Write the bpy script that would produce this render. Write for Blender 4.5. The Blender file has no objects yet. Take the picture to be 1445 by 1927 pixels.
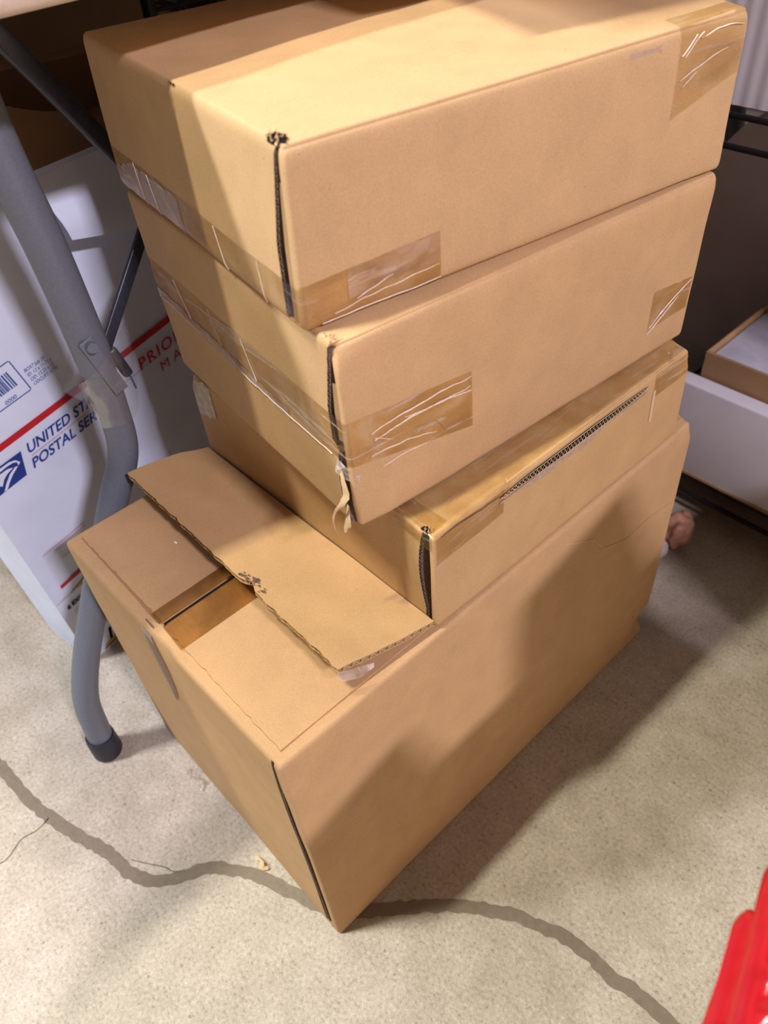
import bpy, bmesh, math, random
from mathutils import Vector, Matrix, noise, Euler
random.seed(7)
S = bpy.context.scene
C = S.collection
V = Vector

# ------------------------------------------------------------------ camera
def cam_axes(yaw, pitch, roll):
    f = V((math.cos(pitch)*math.cos(yaw), math.cos(pitch)*math.sin(yaw), -math.sin(pitch)))
    r = V((math.sin(yaw), -math.cos(yaw), 0)); u = r.cross(f)
    return r*math.cos(roll)+u*math.sin(roll), u*math.cos(roll)-r*math.sin(roll), f
CY, CP, CR, CF = 2.457037, 0.774401, -0.099703, 1463.15
r_, u_, f_ = cam_axes(CY, CP, CR)
cd = bpy.data.cameras.new('camera'); cam = bpy.data.objects.new('camera', cd); C.objects.link(cam)
M = Matrix((r_, u_, -f_)).transposed().to_4x4(); M.translation = V((0.254535, -0.095539, 0.823420))
cam.matrix_world = M
cd.sensor_fit = 'VERTICAL'; cd.sensor_height = 36.0; cd.lens = CF/1927*36.0
cd.clip_start = 0.02
cd.dof.use_dof = True; cd.dof.focus_distance = 0.60; cd.dof.aperture_fstop = 8.0
S.camera = cam

# ------------------------------------------------------------------ light
S.view_settings.view_transform = 'Standard'; S.view_settings.look = 'None'
S.view_settings.exposure = 0.0; S.view_settings.gamma = 1.0; S.view_settings.use_curve_mapping = False
w = bpy.data.worlds.new('room_light'); S.world = w; w.use_nodes = True
w.node_tree.nodes['Background'].inputs[0].default_value = (0.86, 0.9, 1.0, 1)
w.node_tree.nodes['Background'].inputs[1].default_value = 0.035
def area(name, loc, target, sx, sy, power, color):
    l = bpy.data.lights.new(name, 'AREA'); l.shape = 'RECTANGLE'; l.size = sx; l.size_y = sy
    l.energy = power; l.color = color
    o = bpy.data.objects.new(name, l); C.objects.link(o); o.location = loc
    d = (V(target)-V(loc)).normalized()
    # keep the long axis (local y) along world y
    z = -d; y = (V((0,1,0)) - z*z.dot(V((0,1,0)))).normalized(); x = y.cross(z)
    m = Matrix((x, y, z)).transposed().to_4x4(); m.translation = loc; o.matrix_world = m
    return o
area('ceiling_lamp', (-0.42, -0.62, 2.6), (-0.42, -0.3, 0), 0.08, 0.32, 51, (1.0, 0.95, 0.78))
area('ceiling_lamp', (-1.15, -1.45, 2.5), (-0.45, -0.1, 0), 0.12, 0.8, 84, (0.93, 0.93, 0.97))
area('ceiling_lamp', (2.22, -0.10, 2.47), (0, 0.3, 0.3), 0.12, 0.30, 76, (0.98, 0.87, 1.0))
area('bounce_fill', (2.60, 0.30, 0.75), (0, 0.3, 0.35), 1.2, 1.4, 14, (1.0, 0.74, 0.60))  # added warm fill for light bounced from the right; no lamp stands there

# ------------------------------------------------------------------ tagging
def tag(o, label=None, cat=None, group=None, kind=None):
    if label: o['label'] = label
    if cat: o['category'] = cat
    if group: o['group'] = group
    if kind: o['kind'] = kind
    return o
def empty(name, loc, label, cat, group=None):
    o = bpy.data.objects.new(name, None); o.empty_display_size = 0.05
    C.objects.link(o); o.location = loc
    return tag(o, label, cat, group)
def mesh_obj(name, verts, faces, mat, parent=None, smooth=False, sharp=None, uvs=None, fixn=True):
    me = bpy.data.meshes.new(name)
    off = V((0,0,0))
    if parent is not None: off = parent.matrix_world.translation if parent.parent is None else V((0,0,0))
    p = parent
    off = V((0,0,0))
    while p is not None:
        off += V(p.location); p = p.parent
    me.from_pydata([tuple(V(v)-off) for v in verts], [], [tuple(f) for f in faces])
    if fixn:
        bm = bmesh.new(); bm.from_mesh(me); bmesh.ops.recalc_face_normals(bm, faces=bm.faces); bm.to_mesh(me); bm.free()
    if uvs:
        ul = me.uv_layers.new(name='uv')
        for l in me.loops: ul.data[l.index].uv = uvs[l.vertex_index]
    if smooth:
        for pl in me.polygons: pl.use_smooth = True
        if sharp: me.set_sharp_from_angle(angle=math.radians(sharp))
    me.materials.append(mat); me.update()
    o = bpy.data.objects.new(name, me); C.objects.link(o)
    if parent is not None: o.parent = parent
    return o

# ------------------------------------------------------------------ materials
def new_mat(name):
    m = bpy.data.materials.new(name); m.use_nodes = True
    nt = m.node_tree; b = nt.nodes['Principled BSDF']
    return m, nt, b
def nnoise(nt, scale, detail=4, rough=0.6, vec=None, dist=0.0):
    n = nt.nodes.new('ShaderNodeTexNoise'); n.inputs['Scale'].default_value = scale
    n.inputs['Detail'].default_value = detail; n.inputs['Roughness'].default_value = rough
    n.inputs['Distortion'].default_value = dist
    if vec is not None: nt.links.new(vec, n.inputs['Vector'])
    return n
def nramp(nt, fac, stops):
    r = nt.nodes.new('ShaderNodeValToRGB'); nt.links.new(fac, r.inputs[0])
    e = r.color_ramp.elements
    while len(e) > 1: e.remove(e[-1])
    e[0].position = stops[0][0]; e[0].color = (*stops[0][1], 1) if len(stops[0][1]) == 3 else stops[0][1]
    for p, c in stops[1:]:
        k = e.new(p); k.color = (*c, 1)
    return r
def coords(nt, scale=(1,1,1), rot=(0,0,0), kind='Object'):
    t = nt.nodes.new('ShaderNodeTexCoord'); mp = nt.nodes.new('ShaderNodeMapping')
    mp.inputs['Scale'].default_value = scale; mp.inputs['Rotation'].default_value = rot
    nt.links.new(t.outputs[kind], mp.inputs[0]); return mp.outputs[0]
def bump(nt, b, h, strength, dist=0.001):
    bp = nt.nodes.new('ShaderNodeBump'); bp.inputs['Strength'].default_value = strength; bp.inputs['Distance'].default_value = dist
    nt.links.new(h, bp.inputs['Height']); nt.links.new(bp.outputs[0], b.inputs['Normal']); return bp
def plain(name, col, rough=0.6, metal=0.0, var=0.12, scale=60, spec=0.5, bmp=0.15):
    m, nt, b = new_mat(name); v = coords(nt)
    n = nnoise(nt, scale, 5, 0.6, v)
    lo = tuple(c*(1-var) for c in col); hi = tuple(min(1, c*(1+var)) for c in col)
    r = nramp(nt, n.outputs[0], [(0.3, lo), (0.7, hi)])
    nt.links.new(r.outputs[0], b.inputs['Base Color'])
    b.inputs['Roughness'].default_value = rough; b.inputs['Metallic'].default_value = metal
    b.inputs['Specular IOR Level'].default_value = spec
    if bmp: bump(nt, b, n.outputs[0], bmp, 0.0005)
    return m
def kraft(name, col, flute_axis=None, seed=0.0):
    m, nt, b = new_mat(name)
    v = coords(nt)
    fine = nnoise(nt, 900, 3, 0.7, v)                       # paper fibres
    mid = nnoise(nt, 28, 4, 0.55, v, 0.3)
    spk = nnoise(nt, 520, 1, 0.5, v)
    mx = nt.nodes.new('ShaderNodeMix'); mx.data_type = 'FLOAT'; mx.inputs[0].default_value = 0.35
    nt.links.new(fine.outputs[0], mx.inputs[2]); nt.links.new(mid.outputs[0], mx.inputs[3])
    lo = tuple(c*0.86 for c in col); hi = tuple(min(1, c*1.13) for c in col)
    r = nramp(nt, mx.outputs[0], [(0.33, lo), (0.66, hi)])
    sp = nramp(nt, spk.outputs[0], [(0.175, (0.40, 0.30, 0.22)), (0.205, (1, 1, 1))])
    mul = nt.nodes.new('ShaderNodeMix'); mul.data_type = 'RGBA'; mul.blend_type = 'MULTIPLY'; mul.inputs[0].default_value = 0.8
    nt.links.new(r.outputs[0], mul.inputs[6]); nt.links.new(sp.outputs[0], mul.inputs[7])
    nt.links.new(mul.outputs[2], b.inputs['Base Color'])
    b.inputs['Roughness'].default_value = 0.72; b.inputs['Specular IOR Level'].default_value = 0.28
    # faint flute ribs + fibres
    wv = nt.nodes.new('ShaderNodeTexWave'); wv.inputs['Scale'].default_value = 42; wv.inputs['Distortion'].default_value = 0.6
    wv.inputs['Detail'].default_value = 1; wv.bands_direction = flute_axis or 'DIAGONAL'
    nt.links.new(v, wv.inputs[0])
    ad = nt.nodes.new('ShaderNodeMath'); ad.operation = 'MULTIPLY_ADD'; ad.inputs[1].default_value = 0.10
    nt.links.new(wv.outputs[1], ad.inputs[0]); nt.links.new(fine.outputs[0], ad.inputs[2])
    bump(nt, b, ad.outputs[0], 0.16, 0.0006)
    return m
K1 = kraft('kraft_board_tan', (0.55, 0.362, 0.186))
K2 = kraft('kraft_board_warm', (0.55, 0.354, 0.178))
K3 = kraft('kraft_board_golden', (0.535, 0.345, 0.162))
K4 = kraft('kraft_board_heavy', (0.535, 0.338, 0.168))
KD = kraft('kraft_board_darker', (0.40, 0.245, 0.125))
KDD = kraft('kraft_board_painted_shade', (0.16, 0.09, 0.045))  # darkened kraft: shade under and beyond the table is put into the colour
KE = plain('board_core', (0.13, 0.085, 0.065), 0.95, var=0.3, scale=400)
KL = kraft('torn_liner_paper', (0.66, 0.47, 0.27))
KS = kraft('shade_line', (0.36, 0.21, 0.10))
WHITE = plain('white_board', (0.70, 0.78, 0.97), 0.6, var=0.05, scale=20)
WHITE2 = plain('white_board_shelf', (0.78, 0.77, 0.84), 0.6, var=0.05, scale=12)
GREYB = plain('grey_board', (0.52, 0.44, 0.43), 0.7, var=0.12, scale=8)
BLUE = plain('blue_print', (0.016, 0.045, 0.26), 0.5, var=0.1)
BLUE2 = plain('thin_blue_print', (0.05, 0.11, 0.33), 0.5, var=0.1)
REDP = plain('red_print', (0.52, 0.015, 0.025), 0.5, var=0.1)
PINKP = plain('faint_red_print', (0.62, 0.25, 0.25), 0.5, var=0.1)
YELP = plain('yellow_print', (0.55, 0.33, 0.06), 0.5, var=0.1)
BLKP = plain('black_print', (0.012, 0.011, 0.011), 0.9, var=0.1, spec=0.1)
GREYM = plain('grey_powder_coat', (0.125, 0.145, 0.185), 0.42, var=0.1, scale=500, bmp=0.2)
DARKM = plain('dark_steel', (0.035, 0.042, 0.06), 0.35, metal=0.3, var=0.2, scale=200)
BLACKM = plain('black_wire', (0.016, 0.015, 0.017), 0.4, metal=0.4)
RUB = plain('black_rubber', (0.012, 0.015, 0.028), 0.5)
TABLE = plain('table_plastic', (0.60, 0.50, 0.42), 0.5, var=0.06, scale=200)
PAPER = plain('papers', (0.50, 0.50, 0.58), 0.6, var=0.3, scale=14)
WALLM = plain('dark_wall_paint', (0.10, 0.09, 0.085), 0.8, var=0.15, scale=3)
FILL = plain('crack_filler', (0.20, 0.165, 0.12), 0.33, var=0.12, scale=160, bmp=0.3)
CRK = plain('hairline_crack', (0.17, 0.14, 0.10), 0.8, var=0.3, scale=160)
PITM = plain('floor_pit', (0.40, 0.31, 0.21), 0.7, var=0.25, scale=200)
SCRAPM = plain('scrap_brown', (0.36, 0.17, 0.11), 0.6, var=0.35, scale=90)

def tape_material(name, tint, haze, seed, base=0.0, hc=(0.74, 0.63, 0.54), gloss=0.35):
    m = bpy.data.materials.new(name); m.use_nodes = True; nt = m.node_tree; nt.nodes.clear()
    out = nt.nodes.new('ShaderNodeOutputMaterial')
    tr = nt.nodes.new('ShaderNodeBsdfTransparent')
    gl = nt.nodes.new('ShaderNodeBsdfGlossy'); gl.inputs['Roughness'].default_value = 0.16
    df = nt.nodes.new('ShaderNodeBsdfDiffuse'); df.inputs[0].default_value = (*hc, 1)
    uv = coords(nt, (1,1,1), kind='UV')
    uvs = coords(nt, (6, 60, 1), (0, 0, 0.25), kind='UV')
    loc = nt.nodes.new('ShaderNodeVectorMath'); loc.operation = 'ADD'; loc.inputs[1].default_value = (seed, seed*2, 0)
    nt.links.new(uvs, loc.inputs[0])
    st = nnoise(nt, 1.0, 5, 0.62, loc.outputs[0], 1.6)
    loc2 = nt.nodes.new('ShaderNodeVectorMath'); loc2.operation = 'ADD'; loc2.inputs[1].default_value = (seed*3, seed, 0)
    nt.links.new(uv, loc2.inputs[0])
    bl = nnoise(nt, 26, 4, 0.6, loc2.outputs[0], 0.5)
    fn = nnoise(nt, 420, 2, 0.6, uv)
    # tint: browner where stuck down, paler where air sits beneath
    tc = nramp(nt, bl.outputs[0], [(0.38, tint), (0.62, tuple(min(1, c*1.12+0.02) for c in tint))])
    nt.links.new(tc.outputs[0], tr.inputs[0])
    lw = nt.nodes.new('ShaderNodeLayerWeight'); lw.inputs[0].default_value = 0.35
    gf = nt.nodes.new('ShaderNodeMath'); gf.operation = 'MULTIPLY_ADD'; gf.inputs[1].default_value = gloss; gf.inputs[2].default_value = 0.04
    nt.links.new(lw.outputs['Fresnel'], gf.inputs[0])
    m1 = nt.nodes.new('ShaderNodeMixShader'); nt.links.new(gf.outputs[0], m1.inputs[0])
    nt.links.new(tr.outputs[0], m1.inputs[1]); nt.links.new(gl.outputs[0], m1.inputs[2])
    # haze streaks
    hs = nramp(nt, st.outputs[0], [(0.57, (0,0,0)), (0.62, (haze,)*3), (0.65, (haze*0.25,)*3), (0.78, (haze*1.2,)*3)])
    h2 = nramp(nt, bl.outputs[0], [(0.5, (0,0,0)), (0.68, (haze*0.8,)*3)])
    h3 = nt.nodes.new('ShaderNodeMath'); h3.operation = 'MULTIPLY'
    nt.links.new(h2.outputs[0], h3.inputs[0]); nt.links.new(fn.outputs[0], h3.inputs[1])
    hm = nt.nodes.new('ShaderNodeMath'); hm.operation = 'ADD'; hm.use_clamp = True
    nt.links.new(hs.outputs[0], hm.inputs[0]); nt.links.new(h3.outputs[0], hm.inputs[1])
    hb = nt.nodes.new('ShaderNodeMath'); hb.operation = 'MULTIPLY_ADD'; hb.use_clamp = True; hb.inputs[1].default_value = base
    hq = nramp(nt, bl.outputs[0], [(0.34, (0.25,)*3), (0.62, (1.5,)*3)])
    nt.links.new(hq.outputs[0], hb.inputs[0]); nt.links.new(hm.outputs[0], hb.inputs[2])
    m2 = nt.nodes.new('ShaderNodeMixShader'); nt.links.new(hb.outputs[0], m2.inputs[0])
    nt.links.new(m1.outputs[0], m2.inputs[1]); nt.links.new(df.outputs[0], m2.inputs[2])
    bp = nt.nodes.new('ShaderNodeBump'); bp.inputs['Strength'].default_value = 0.7; bp.inputs['Distance'].default_value = 0.0012
    nt.links.new(st.outputs[0], bp.inputs['Height'])
    nt.links.new(bp.outputs[0], gl.inputs['Normal']); nt.links.new(bp.outputs[0], df.inputs['Normal'])
    nt.links.new(m2.outputs[0], out.inputs[0])
    return m
T1 = tape_material('clear_tape', (0.92, 0.84, 0.69), 0.22, 0.0)
T2 = tape_material('clear_tape_wrinkled', (0.92, 0.84, 0.68), 0.5, 3.1)
T3 = tape_material('aged_tape', (0.92, 0.88, 0.79), 0.16, 7.7)
T4 = tape_material('brown_tape', (0.86, 0.78, 0.64), 0.0, 5.2)
TH = tape_material('hazy_tape', (0.90, 0.84, 0.78), 0.4, 9.4, 0.26, (0.74, 0.66, 0.64))
TS = tape_material('pale_tape', (0.95, 0.90, 0.84), 0.3, 6.4, 0.13, (0.86, 0.66, 0.52))
TG = tape_material('grimy_tape', (0.62, 0.52, 0.42), 0.5, 4.4, 0.25, (0.30, 0.23, 0.18))

def floor_mat():
    m, nt, b = new_mat('polished_concrete'); v = coords(nt)
    big = nnoise(nt, 2.6, 5, 0.6, v, 0.4); mid = nnoise(nt, 22, 6, 0.65, v); fine = nnoise(nt, 260, 4, 0.75, v)
    r = nramp(nt, big.outputs[0], [(0.35, (0.47, 0.415, 0.335)), (0.65, (0.56, 0.51, 0.43))])
    r2 = nramp(nt, mid.outputs[0], [(0.33, (0.72, 0.70, 0.66)), (0.62, (1, 1, 1))])
    r3 = nramp(nt, fine.outputs[0], [(0.30, (0.45, 0.42, 0.36)), (0.42, (0.86, 0.85, 0.83)), (0.58, (1.04, 1.04, 1.03)), (0.70, (1.35, 1.32, 1.28))])
    def mul(a, c, f):
        x = nt.nodes.new('ShaderNodeMix'); x.data_type = 'RGBA'; x.blend_type = 'MULTIPLY'; x.inputs[0].default_value = f
        nt.links.new(a, x.inputs[6]); nt.links.new(c, x.inputs[7]); return x.outputs[2]
    cc = mul(mul(r.outputs[0], r2.outputs[0], 0.8), r3.outputs[0], 1.0)
    # pits
    vo = nt.nodes.new('ShaderNodeTexVoronoi'); vo.inputs['Scale'].default_value = 46; nt.links.new(v, vo.inputs[0])
    pr = nramp(nt, vo.outputs['Distance'], [(0.05, (0.5, 0.42, 0.33)), (0.085, (1, 1, 1))])
    cc = mul(cc, pr.outputs[0], 0.7)
    nt.links.new(cc, b.inputs['Base Color'])
    rr = nramp(nt, mid.outputs[0], [(0.3, (0.44,)*3), (0.7, (0.60,)*3)]); nt.links.new(rr.outputs[0], b.inputs['Roughness'])
    b.inputs['Specular IOR Level'].default_value = 0.5
    bump(nt, b, fine.outputs[0], 0.55, 0.0014)
    return m
FLOOR = floor_mat()

def red_mat():
    m, nt, b = new_mat('glossy_red_film'); v = coords(nt)
    n = nnoise(nt, 60, 3, 0.5, v, 0.8)
    r = nramp(nt, n.outputs[0], [(0.3, (0.40, 0.004, 0.010)), (0.7, (0.47, 0.008, 0.016))])
    nt.links.new(r.outputs[0], b.inputs['Base Color']); b.inputs['Roughness'].default_value = 0.22; b.inputs['Specular IOR Level'].default_value = 0.8
    b.inputs['Coat Weight'].default_value = 0.2
    bump(nt, b, n.outputs[0], 0.25, 0.002); return m
REDF = red_mat()

# ------------------------------------------------------------------ generic builders
def tube(name, pts, rads, mat, parent=None, seg=20, close=True, sub=8):
    P = [V(p) for p in pts]
    if sub:                                                       # catmull-rom
        Q, RR = [], []
        for i in range(len(P)-1):
            p0 = P[max(i-1,0)]; p1 = P[i]; p2 = P[i+1]; p3 = P[min(i+2,len(P)-1)]
            for k in range(sub):
                t = k/sub
                Q.append(0.5*((2*p1)+(p2-p0)*t+(2*p0-5*p1+4*p2-p3)*t*t+(3*p1-p0-3*p2+p3)*t**3))
                RR.append(rads[i]*(1-t)+rads[i+1]*t)
        Q.append(P[-1]); RR.append(rads[-1])
    else: Q, RR = P, list(rads)
    vs, fs = [], []
    up = None
    for i, q in enumerate(Q):
        d = (Q[min(i+1,len(Q)-1)]-Q[max(i-1,0)]).normalized()
        if up is None: up = d.orthogonal().normalized()
        up = (up-d*up.dot(d)).normalized(); sd = d.cross(up)
        for k in range(seg):
            a = 2*math.pi*k/seg; vs.append(q+(up*math.cos(a)+sd*math.sin(a))*RR[i])
    for i in range(len(Q)-1):
        for k in range(seg):
            fs.append((i*seg+k, i*seg+(k+1)%seg, (i+1)*seg+(k+1)%seg, (i+1)*seg+k))
    if close:
        fs.append(tuple(range(seg))); fs.append(tuple((len(Q)-1)*seg+k for k in range(seg)))
    return mesh_obj(name, vs, fs, mat, parent, smooth=True, sharp=50)

def axis_lines(L, r, step, extra=()):
    xs = [0, r*.12, r*.35, r*.65, r]
    n = max(1, round((L-2*r)/step))
    xs += [r+(L-2*r)*i/n for i in range(1, n)]
    xs += [L-r, L-r*.65, L-r*.35, L-r*.12, L]
    xs += list(extra); xs = sorted(xs)
    o = [xs[0]]
    for x in xs[1:]:
        if x-o[-1] > 1e-5: o.append(x)
    return o

class Carton:
    """closed corrugated carton from its corner points; u runs to the left, v to the right, w up from the near corner"""
    def __init__(s, bot, top, r=0.003, notch=None, seed=0.0, amp=0.0006, bulge=None, dents=()):
        (N,L,R) = [V(p) for p in bot]; (n,l,q) = [V(p) for p in top]
        s.c = [N, L, R, L+R-N, n, l, q, l+q-n]
        s.W = ((L-N).length+(l-n).length)/2; s.D = ((R-N).length+(q-n).length)/2; s.H = n.z-N.z
        s.r = r; s.rv = min(r, 0.0036); s.notch = notch; s.seed = seed; s.amp = amp; s.bulge = bulge; s.dents = dents
        s.eu = ((L-N).normalized()); s.ev = ((R-N).normalized())
    def world(s, p):
        a, b, t = p[0]/s.W, p[1]/s.D, p[2]/s.H
        def bl(c0,c1,c2,c3): return c0*(1-a)*(1-b)+c1*a*(1-b)+c2*(1-a)*b+c3*a*b
        return bl(*s.c[:4])*(1-t)+bl(*s.c[4:])*t
    def shape(s, p, off=0.0, notch=True):
        W, D, H, r = s.W, s.D, s.H, s.r
        L = (W, D, H)
        p = V(p)
        on = [p[i] < 1e-6 or p[i] > L[i]-1e-6 for i in range(3)]
        R3 = (s.rv, s.rv, r)
        q = V([min(max(p[i], R3[i]), L[i]-R3[i]) for i in range(3)])
        d = V([(p[i]-q[i])/R3[i] for i in range(3)])
        if d.length < 1e-9: d = V((0,0,1))
        d.normalize()
        out = q+V([d[i]*R3[i] for i in range(3)])
        if notch and s.notch:
            g0, g1, dep, wf = s.notch
            if p[1] < 0.02 and g0-1e-6 <= p[0] < 0.03:
                wz = wf(p[2]/H); fade = 1-p[1]/0.02
                ge = g0+(g1-g0)*wz
                if p[0] <= g1+1e-6: nu = g0+(p[0]-g0)*wz
                else: nu = ge+(p[0]-g1)*(0.03-ge)/(0.03-g1)
                out.x += (nu-p[0])*fade
                if g0+1e-4 < p[0] < g1-1e-4 and p[1] < 1e-6 and 0 < p[2]/H < 1:
                    out.y += dep
        # soft waviness of the board, outward normal d
        nz = noise.noise(out*7+V((s.seed, s.seed*1.7, 0)))*s.amp + noise.noise(out*24+V((0, s.seed, 3)))*s.amp*0.45
        out += d*(nz+off)
        if s.bulge:
            out += d*s.bulge(p)
        for (cu, cv, cw), rad, vec in s.dents:
            k = (p-V((cu, cv, cw))).length/rad
            if k < 1: out += V(vec)*((1-k*k)**2)
        return s.world(out)
    def body(s, name, mat, parent, step=0.011):
        ex = ()
        if s.notch:
            g0, g1 = s.notch[:2]; ex = (g0, g0+2e-4, g1-2e-4, g1, g1+.003)
        X = axis_lines(s.W, s.rv, step, ex); Y = axis_lines(s.D, s.rv, step); Z = axis_lines(s.H, s.r, min(step, 0.006))
        idx = {}; vs = []; fs = []
        def vid(i, j, k):
            if (i,j,k) not in idx:
                idx[(i,j,k)] = len(vs); vs.append(s.shape((X[i], Y[j], Z[k])))
            return idx[(i,j,k)]
        nx, ny, nz = len(X)-1, len(Y)-1, len(Z)-1
        for i in range(nx):
            for j in range(ny):
                for k in (0, nz): fs.append((vid(i,j,k), vid(i+1,j,k), vid(i+1,j+1,k), vid(i,j+1,k)))
        for i in range(nx):
            for k in range(nz):
                for j in (0, ny): fs.append((vid(i,j,k), vid(i+1,j,k), vid(i+1,j,k+1), vid(i,j,k+1)))
        for j in range(ny):
            for k in range(nz):
                for i in (0, nx): fs.append((vid(i,j,k), vid(i,j+1,k), vid(i,j+1,k+1), vid(i,j,k+1)))
        return mesh_obj(name, vs, fs, mat, parent, smooth=True, sharp=42)
    # perimeter position: s0<0 on the left-hand face, s0>0 on the right-hand face; z may run over the top / under the bottom
    def at(s, a, z, off=0.0004):
        H = s.H; over = max(0, z-H); under = max(0, -z); zz = min(max(z, 0), H)
        inn = over+under
        if a >= 0: p = (inn, a, zz)
        else: p = (-a, inn, zz)
        return s.shape(p, off, notch=False)
    def strip(s, name, mat, parent, a0, a1, zlo, zhi, off=0.0004, na=None, nb=10, ragged=0.0):
        """thin film lying on the faces; zlo/zhi are functions of the perimeter position"""
        na = na or max(3, int(abs(a1-a0)/0.004))
        As = [a0+(a1-a0)*i/na for i in range(na+1)]
        r = s.rv
        if a0 < 0 < a1: As = sorted(set([x for x in As if abs(x) > r]+[-r, -r*.6, -r*.3, 0.0, r*.3, r*.6, r]))
        vs, fs, uv = [], [], []
        for a in As:
            lo, hi = zlo(a), zhi(a)
            if ragged:
                lo += noise.noise(V((a*300, s.seed, 1)))*ragged; hi += noise.noise(V((a*260, s.seed, 8)))*ragged
            zs = [lo+(hi-lo)*j/nb for j in range(nb+1)]
            zs = [s.H if abs(z-s.H) < (hi-lo)/nb*0.5 else z for z in zs]
            for z in zs:
                if a < 0 and (z > s.H or z < 0) and a > -r: z = min(max(z, -0.001), s.H+0.001)
                wr = noise.noise(V((a*60, z*160, s.seed)))*0.0002
                vs.append(s.at(a, z, off+wr)); uv.append((a, z))
        n = nb+1
        for i in range(len(As)-1):
            for j in range(nb): fs.append((i*n+j, (i+1)*n+j, (i+1)*n+j+1, i*n+j+1))
        return mesh_obj(name, vs, fs, mat, parent, smooth=True, uvs=uv, fixn=False)
    def flute(s, parent, u_off=0.0, z0=0.01, z1=0.95, wl=0.0042, label=None):
        """raw corrugated edge standing in the open corner seam"""
        g0, g1, dep, wf = s.notch
        vs, fs = [], []
        H = s.H
        def pt(u, v, z): return s.world(V((u, v, z)))
        n = int(H*(z1-z0)/(wl/6))
        rows = []
        for i in range(n+1):
            z = H*(z0+(z1-z0)*i/n)
            ge = g0+(g1-g0)*wf(z/H)
            wave = math.sin(2*math.pi*z/wl)
            th = min(0.0034, (ge-g0)*0.5)
            row = []
            for (ua, ub) in ((0.0, 0.14), (0.5+0.34*wave-0.09, 0.5+0.34*wave+0.09), (0.86, 1.0)):
                a = len(vs)
                jg = 0.0003*noise.noise(V((z*900, ua, s.seed)))
                vs += [pt(ge-th*ua, 0.0004+jg, z), pt(ge-th*ub, 0.0004+jg, z), pt(ge-th*ub, dep*0.9, z), pt(ge-th*ua, dep*0.9, z)]
                row.append(a)
            rows.append(row)
        for i in range(n):
            for c in range(3):
                a, b = rows[i][c], rows[i+1][c]
                for k in range(3): fs.append((a+k, a+k+1, b+k+1, b+k))
        return mesh_obj('corrugated_edge', vs, fs, KE, parent)

def ribbon(name, pts, width, mat, parent, z=0.0, jitter=0.0, thick=0.0):
    """flat irregular band on the floor along pts"""
    P = [V((p[0], p[1], 0)) for p in pts]; Q = []
    for i in range(len(P)-1):
        p0 = P[max(i-1,0)]; p1 = P[i]; p2 = P[i+1]; p3 = P[min(i+2,len(P)-1)]
        for k in range(8):
            t = k/8; Q.append(0.5*((2*p1)+(p2-p0)*t+(2*p0-5*p1+4*p2-p3)*t*t+(3*p1-p0-3*p2+p3)*t**3))
    Q.append(P[-1]); vs = []; fs = []
    for i, q in enumerate(Q):
        d = (Q[min(i+1,len(Q)-1)]-Q[max(i-1,0)]).normalized(); nrm = V((-d.y, d.x, 0))
        wa = width/2*(1+jitter*noise.noise(q*120)); wb = width/2*(1+jitter*noise.noise(q*140+V((5,5,5))))
        vs += [q+nrm*wa+V((0,0,z)), q-nrm*wb+V((0,0,z))]
    for i in range(len(Q)-1): fs.append((2*i, 2*i+1, 2*i+3, 2*i+2))
    return mesh_obj(name, vs, fs, mat, parent)

def solid_quad_box(name, o, ex, ey, ez, mat, parent=None, bev=0.0):
    o, ex, ey, ez = V(o), V(ex), V(ey), V(ez)
    vs = [o, o+ex, o+ex+ey, o+ey, o+ez, o+ex+ez, o+ex+ey+ez, o+ey+ez]
    fs = [(0,1,2,3),(4,5,6,7),(0,1,5,4),(1,2,6,5),(2,3,7,6),(3,0,4,7)]
    ob = mesh_obj(name, vs, fs, mat, parent)
    if bev:
        bm = bmesh.new(); bm.from_mesh(ob.data)
        bmesh.ops.bevel(bm, geom=bm.edges[:], offset=bev, segments=3, affect='EDGES', profile=0.5)
        bm.to_mesh(ob.data); bm.free()
        for p in ob.data.polygons: p.use_smooth = True
        ob.data.set_sharp_from_angle(angle=math.radians(40))
    return ob

# ================================================================== SETTING
def floor_build():
    vs = [(-4.5,-3.5,0),(4,-3.5,0),(4,4,0),(-4.5,4,0)]
    f = mesh_obj('floor', vs, [(0,1,2,3)], FLOOR); tag(f, 'worn beige polished concrete floor crossed by a filled crack', 'floor', kind='structure')
    crack = [(-0.4684,-0.1718),(-0.4207,-0.1653),(-0.3609,-0.1592),(-0.3185,-0.15),(-0.2742,-0.1368),(-0.2354,-0.1221),(-0.208,-0.1181),(-0.1877,-0.1107),(-0.1708,-0.0982),(-0.1586,-0.0798),(-0.146,-0.0548),(-0.1291,-0.0394),(-0.1021,-0.0212),(-0.0692,-0.0082),(-0.0409,0.0038),(-0.0117,0.0212),(0.0133,0.0487),(0.0369,0.0776),(0.0665,0.1076),(0.0875,0.1233),(0.1068,0.1366),(0.1286,0.1463),(0.1554,0.1569),(0.1808,0.1599),(0.2045,0.1599),(0.2296,0.1649),(0.256,0.1664),(0.2786,0.164),(0.33,0.158)]
    ribbon('filled_crack', crack, 0.0130, FILL, f, 0.0004, 0.40)
    ribbon('hairline_crack', [(-0.3187,-0.1519),(-0.3156,-0.1674),(-0.3182,-0.185),(-0.3093,-0.2043),(-0.3115,-0.2184),(-0.318,-0.25)], 0.0013, CRK, f, 0.0004, 0.7)
    ribbon('hairline_crack', [(-0.2111,-0.108),(-0.1967,-0.0989),(-0.1791,-0.0866),(-0.1693,-0.0829),(-0.1592,-0.0728)], 0.0011, CRK, f, 0.0006, 0.7)
    return f
floor = floor_build()
wl = solid_quad_box('wall_left', (-2.9,-3.4,0.0), (0.1,0,0), (0,7.2,0), (0,0,2.8), WALLM); tag(wl, 'dark wall far beyond the folding table', 'wall', kind='structure')
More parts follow.
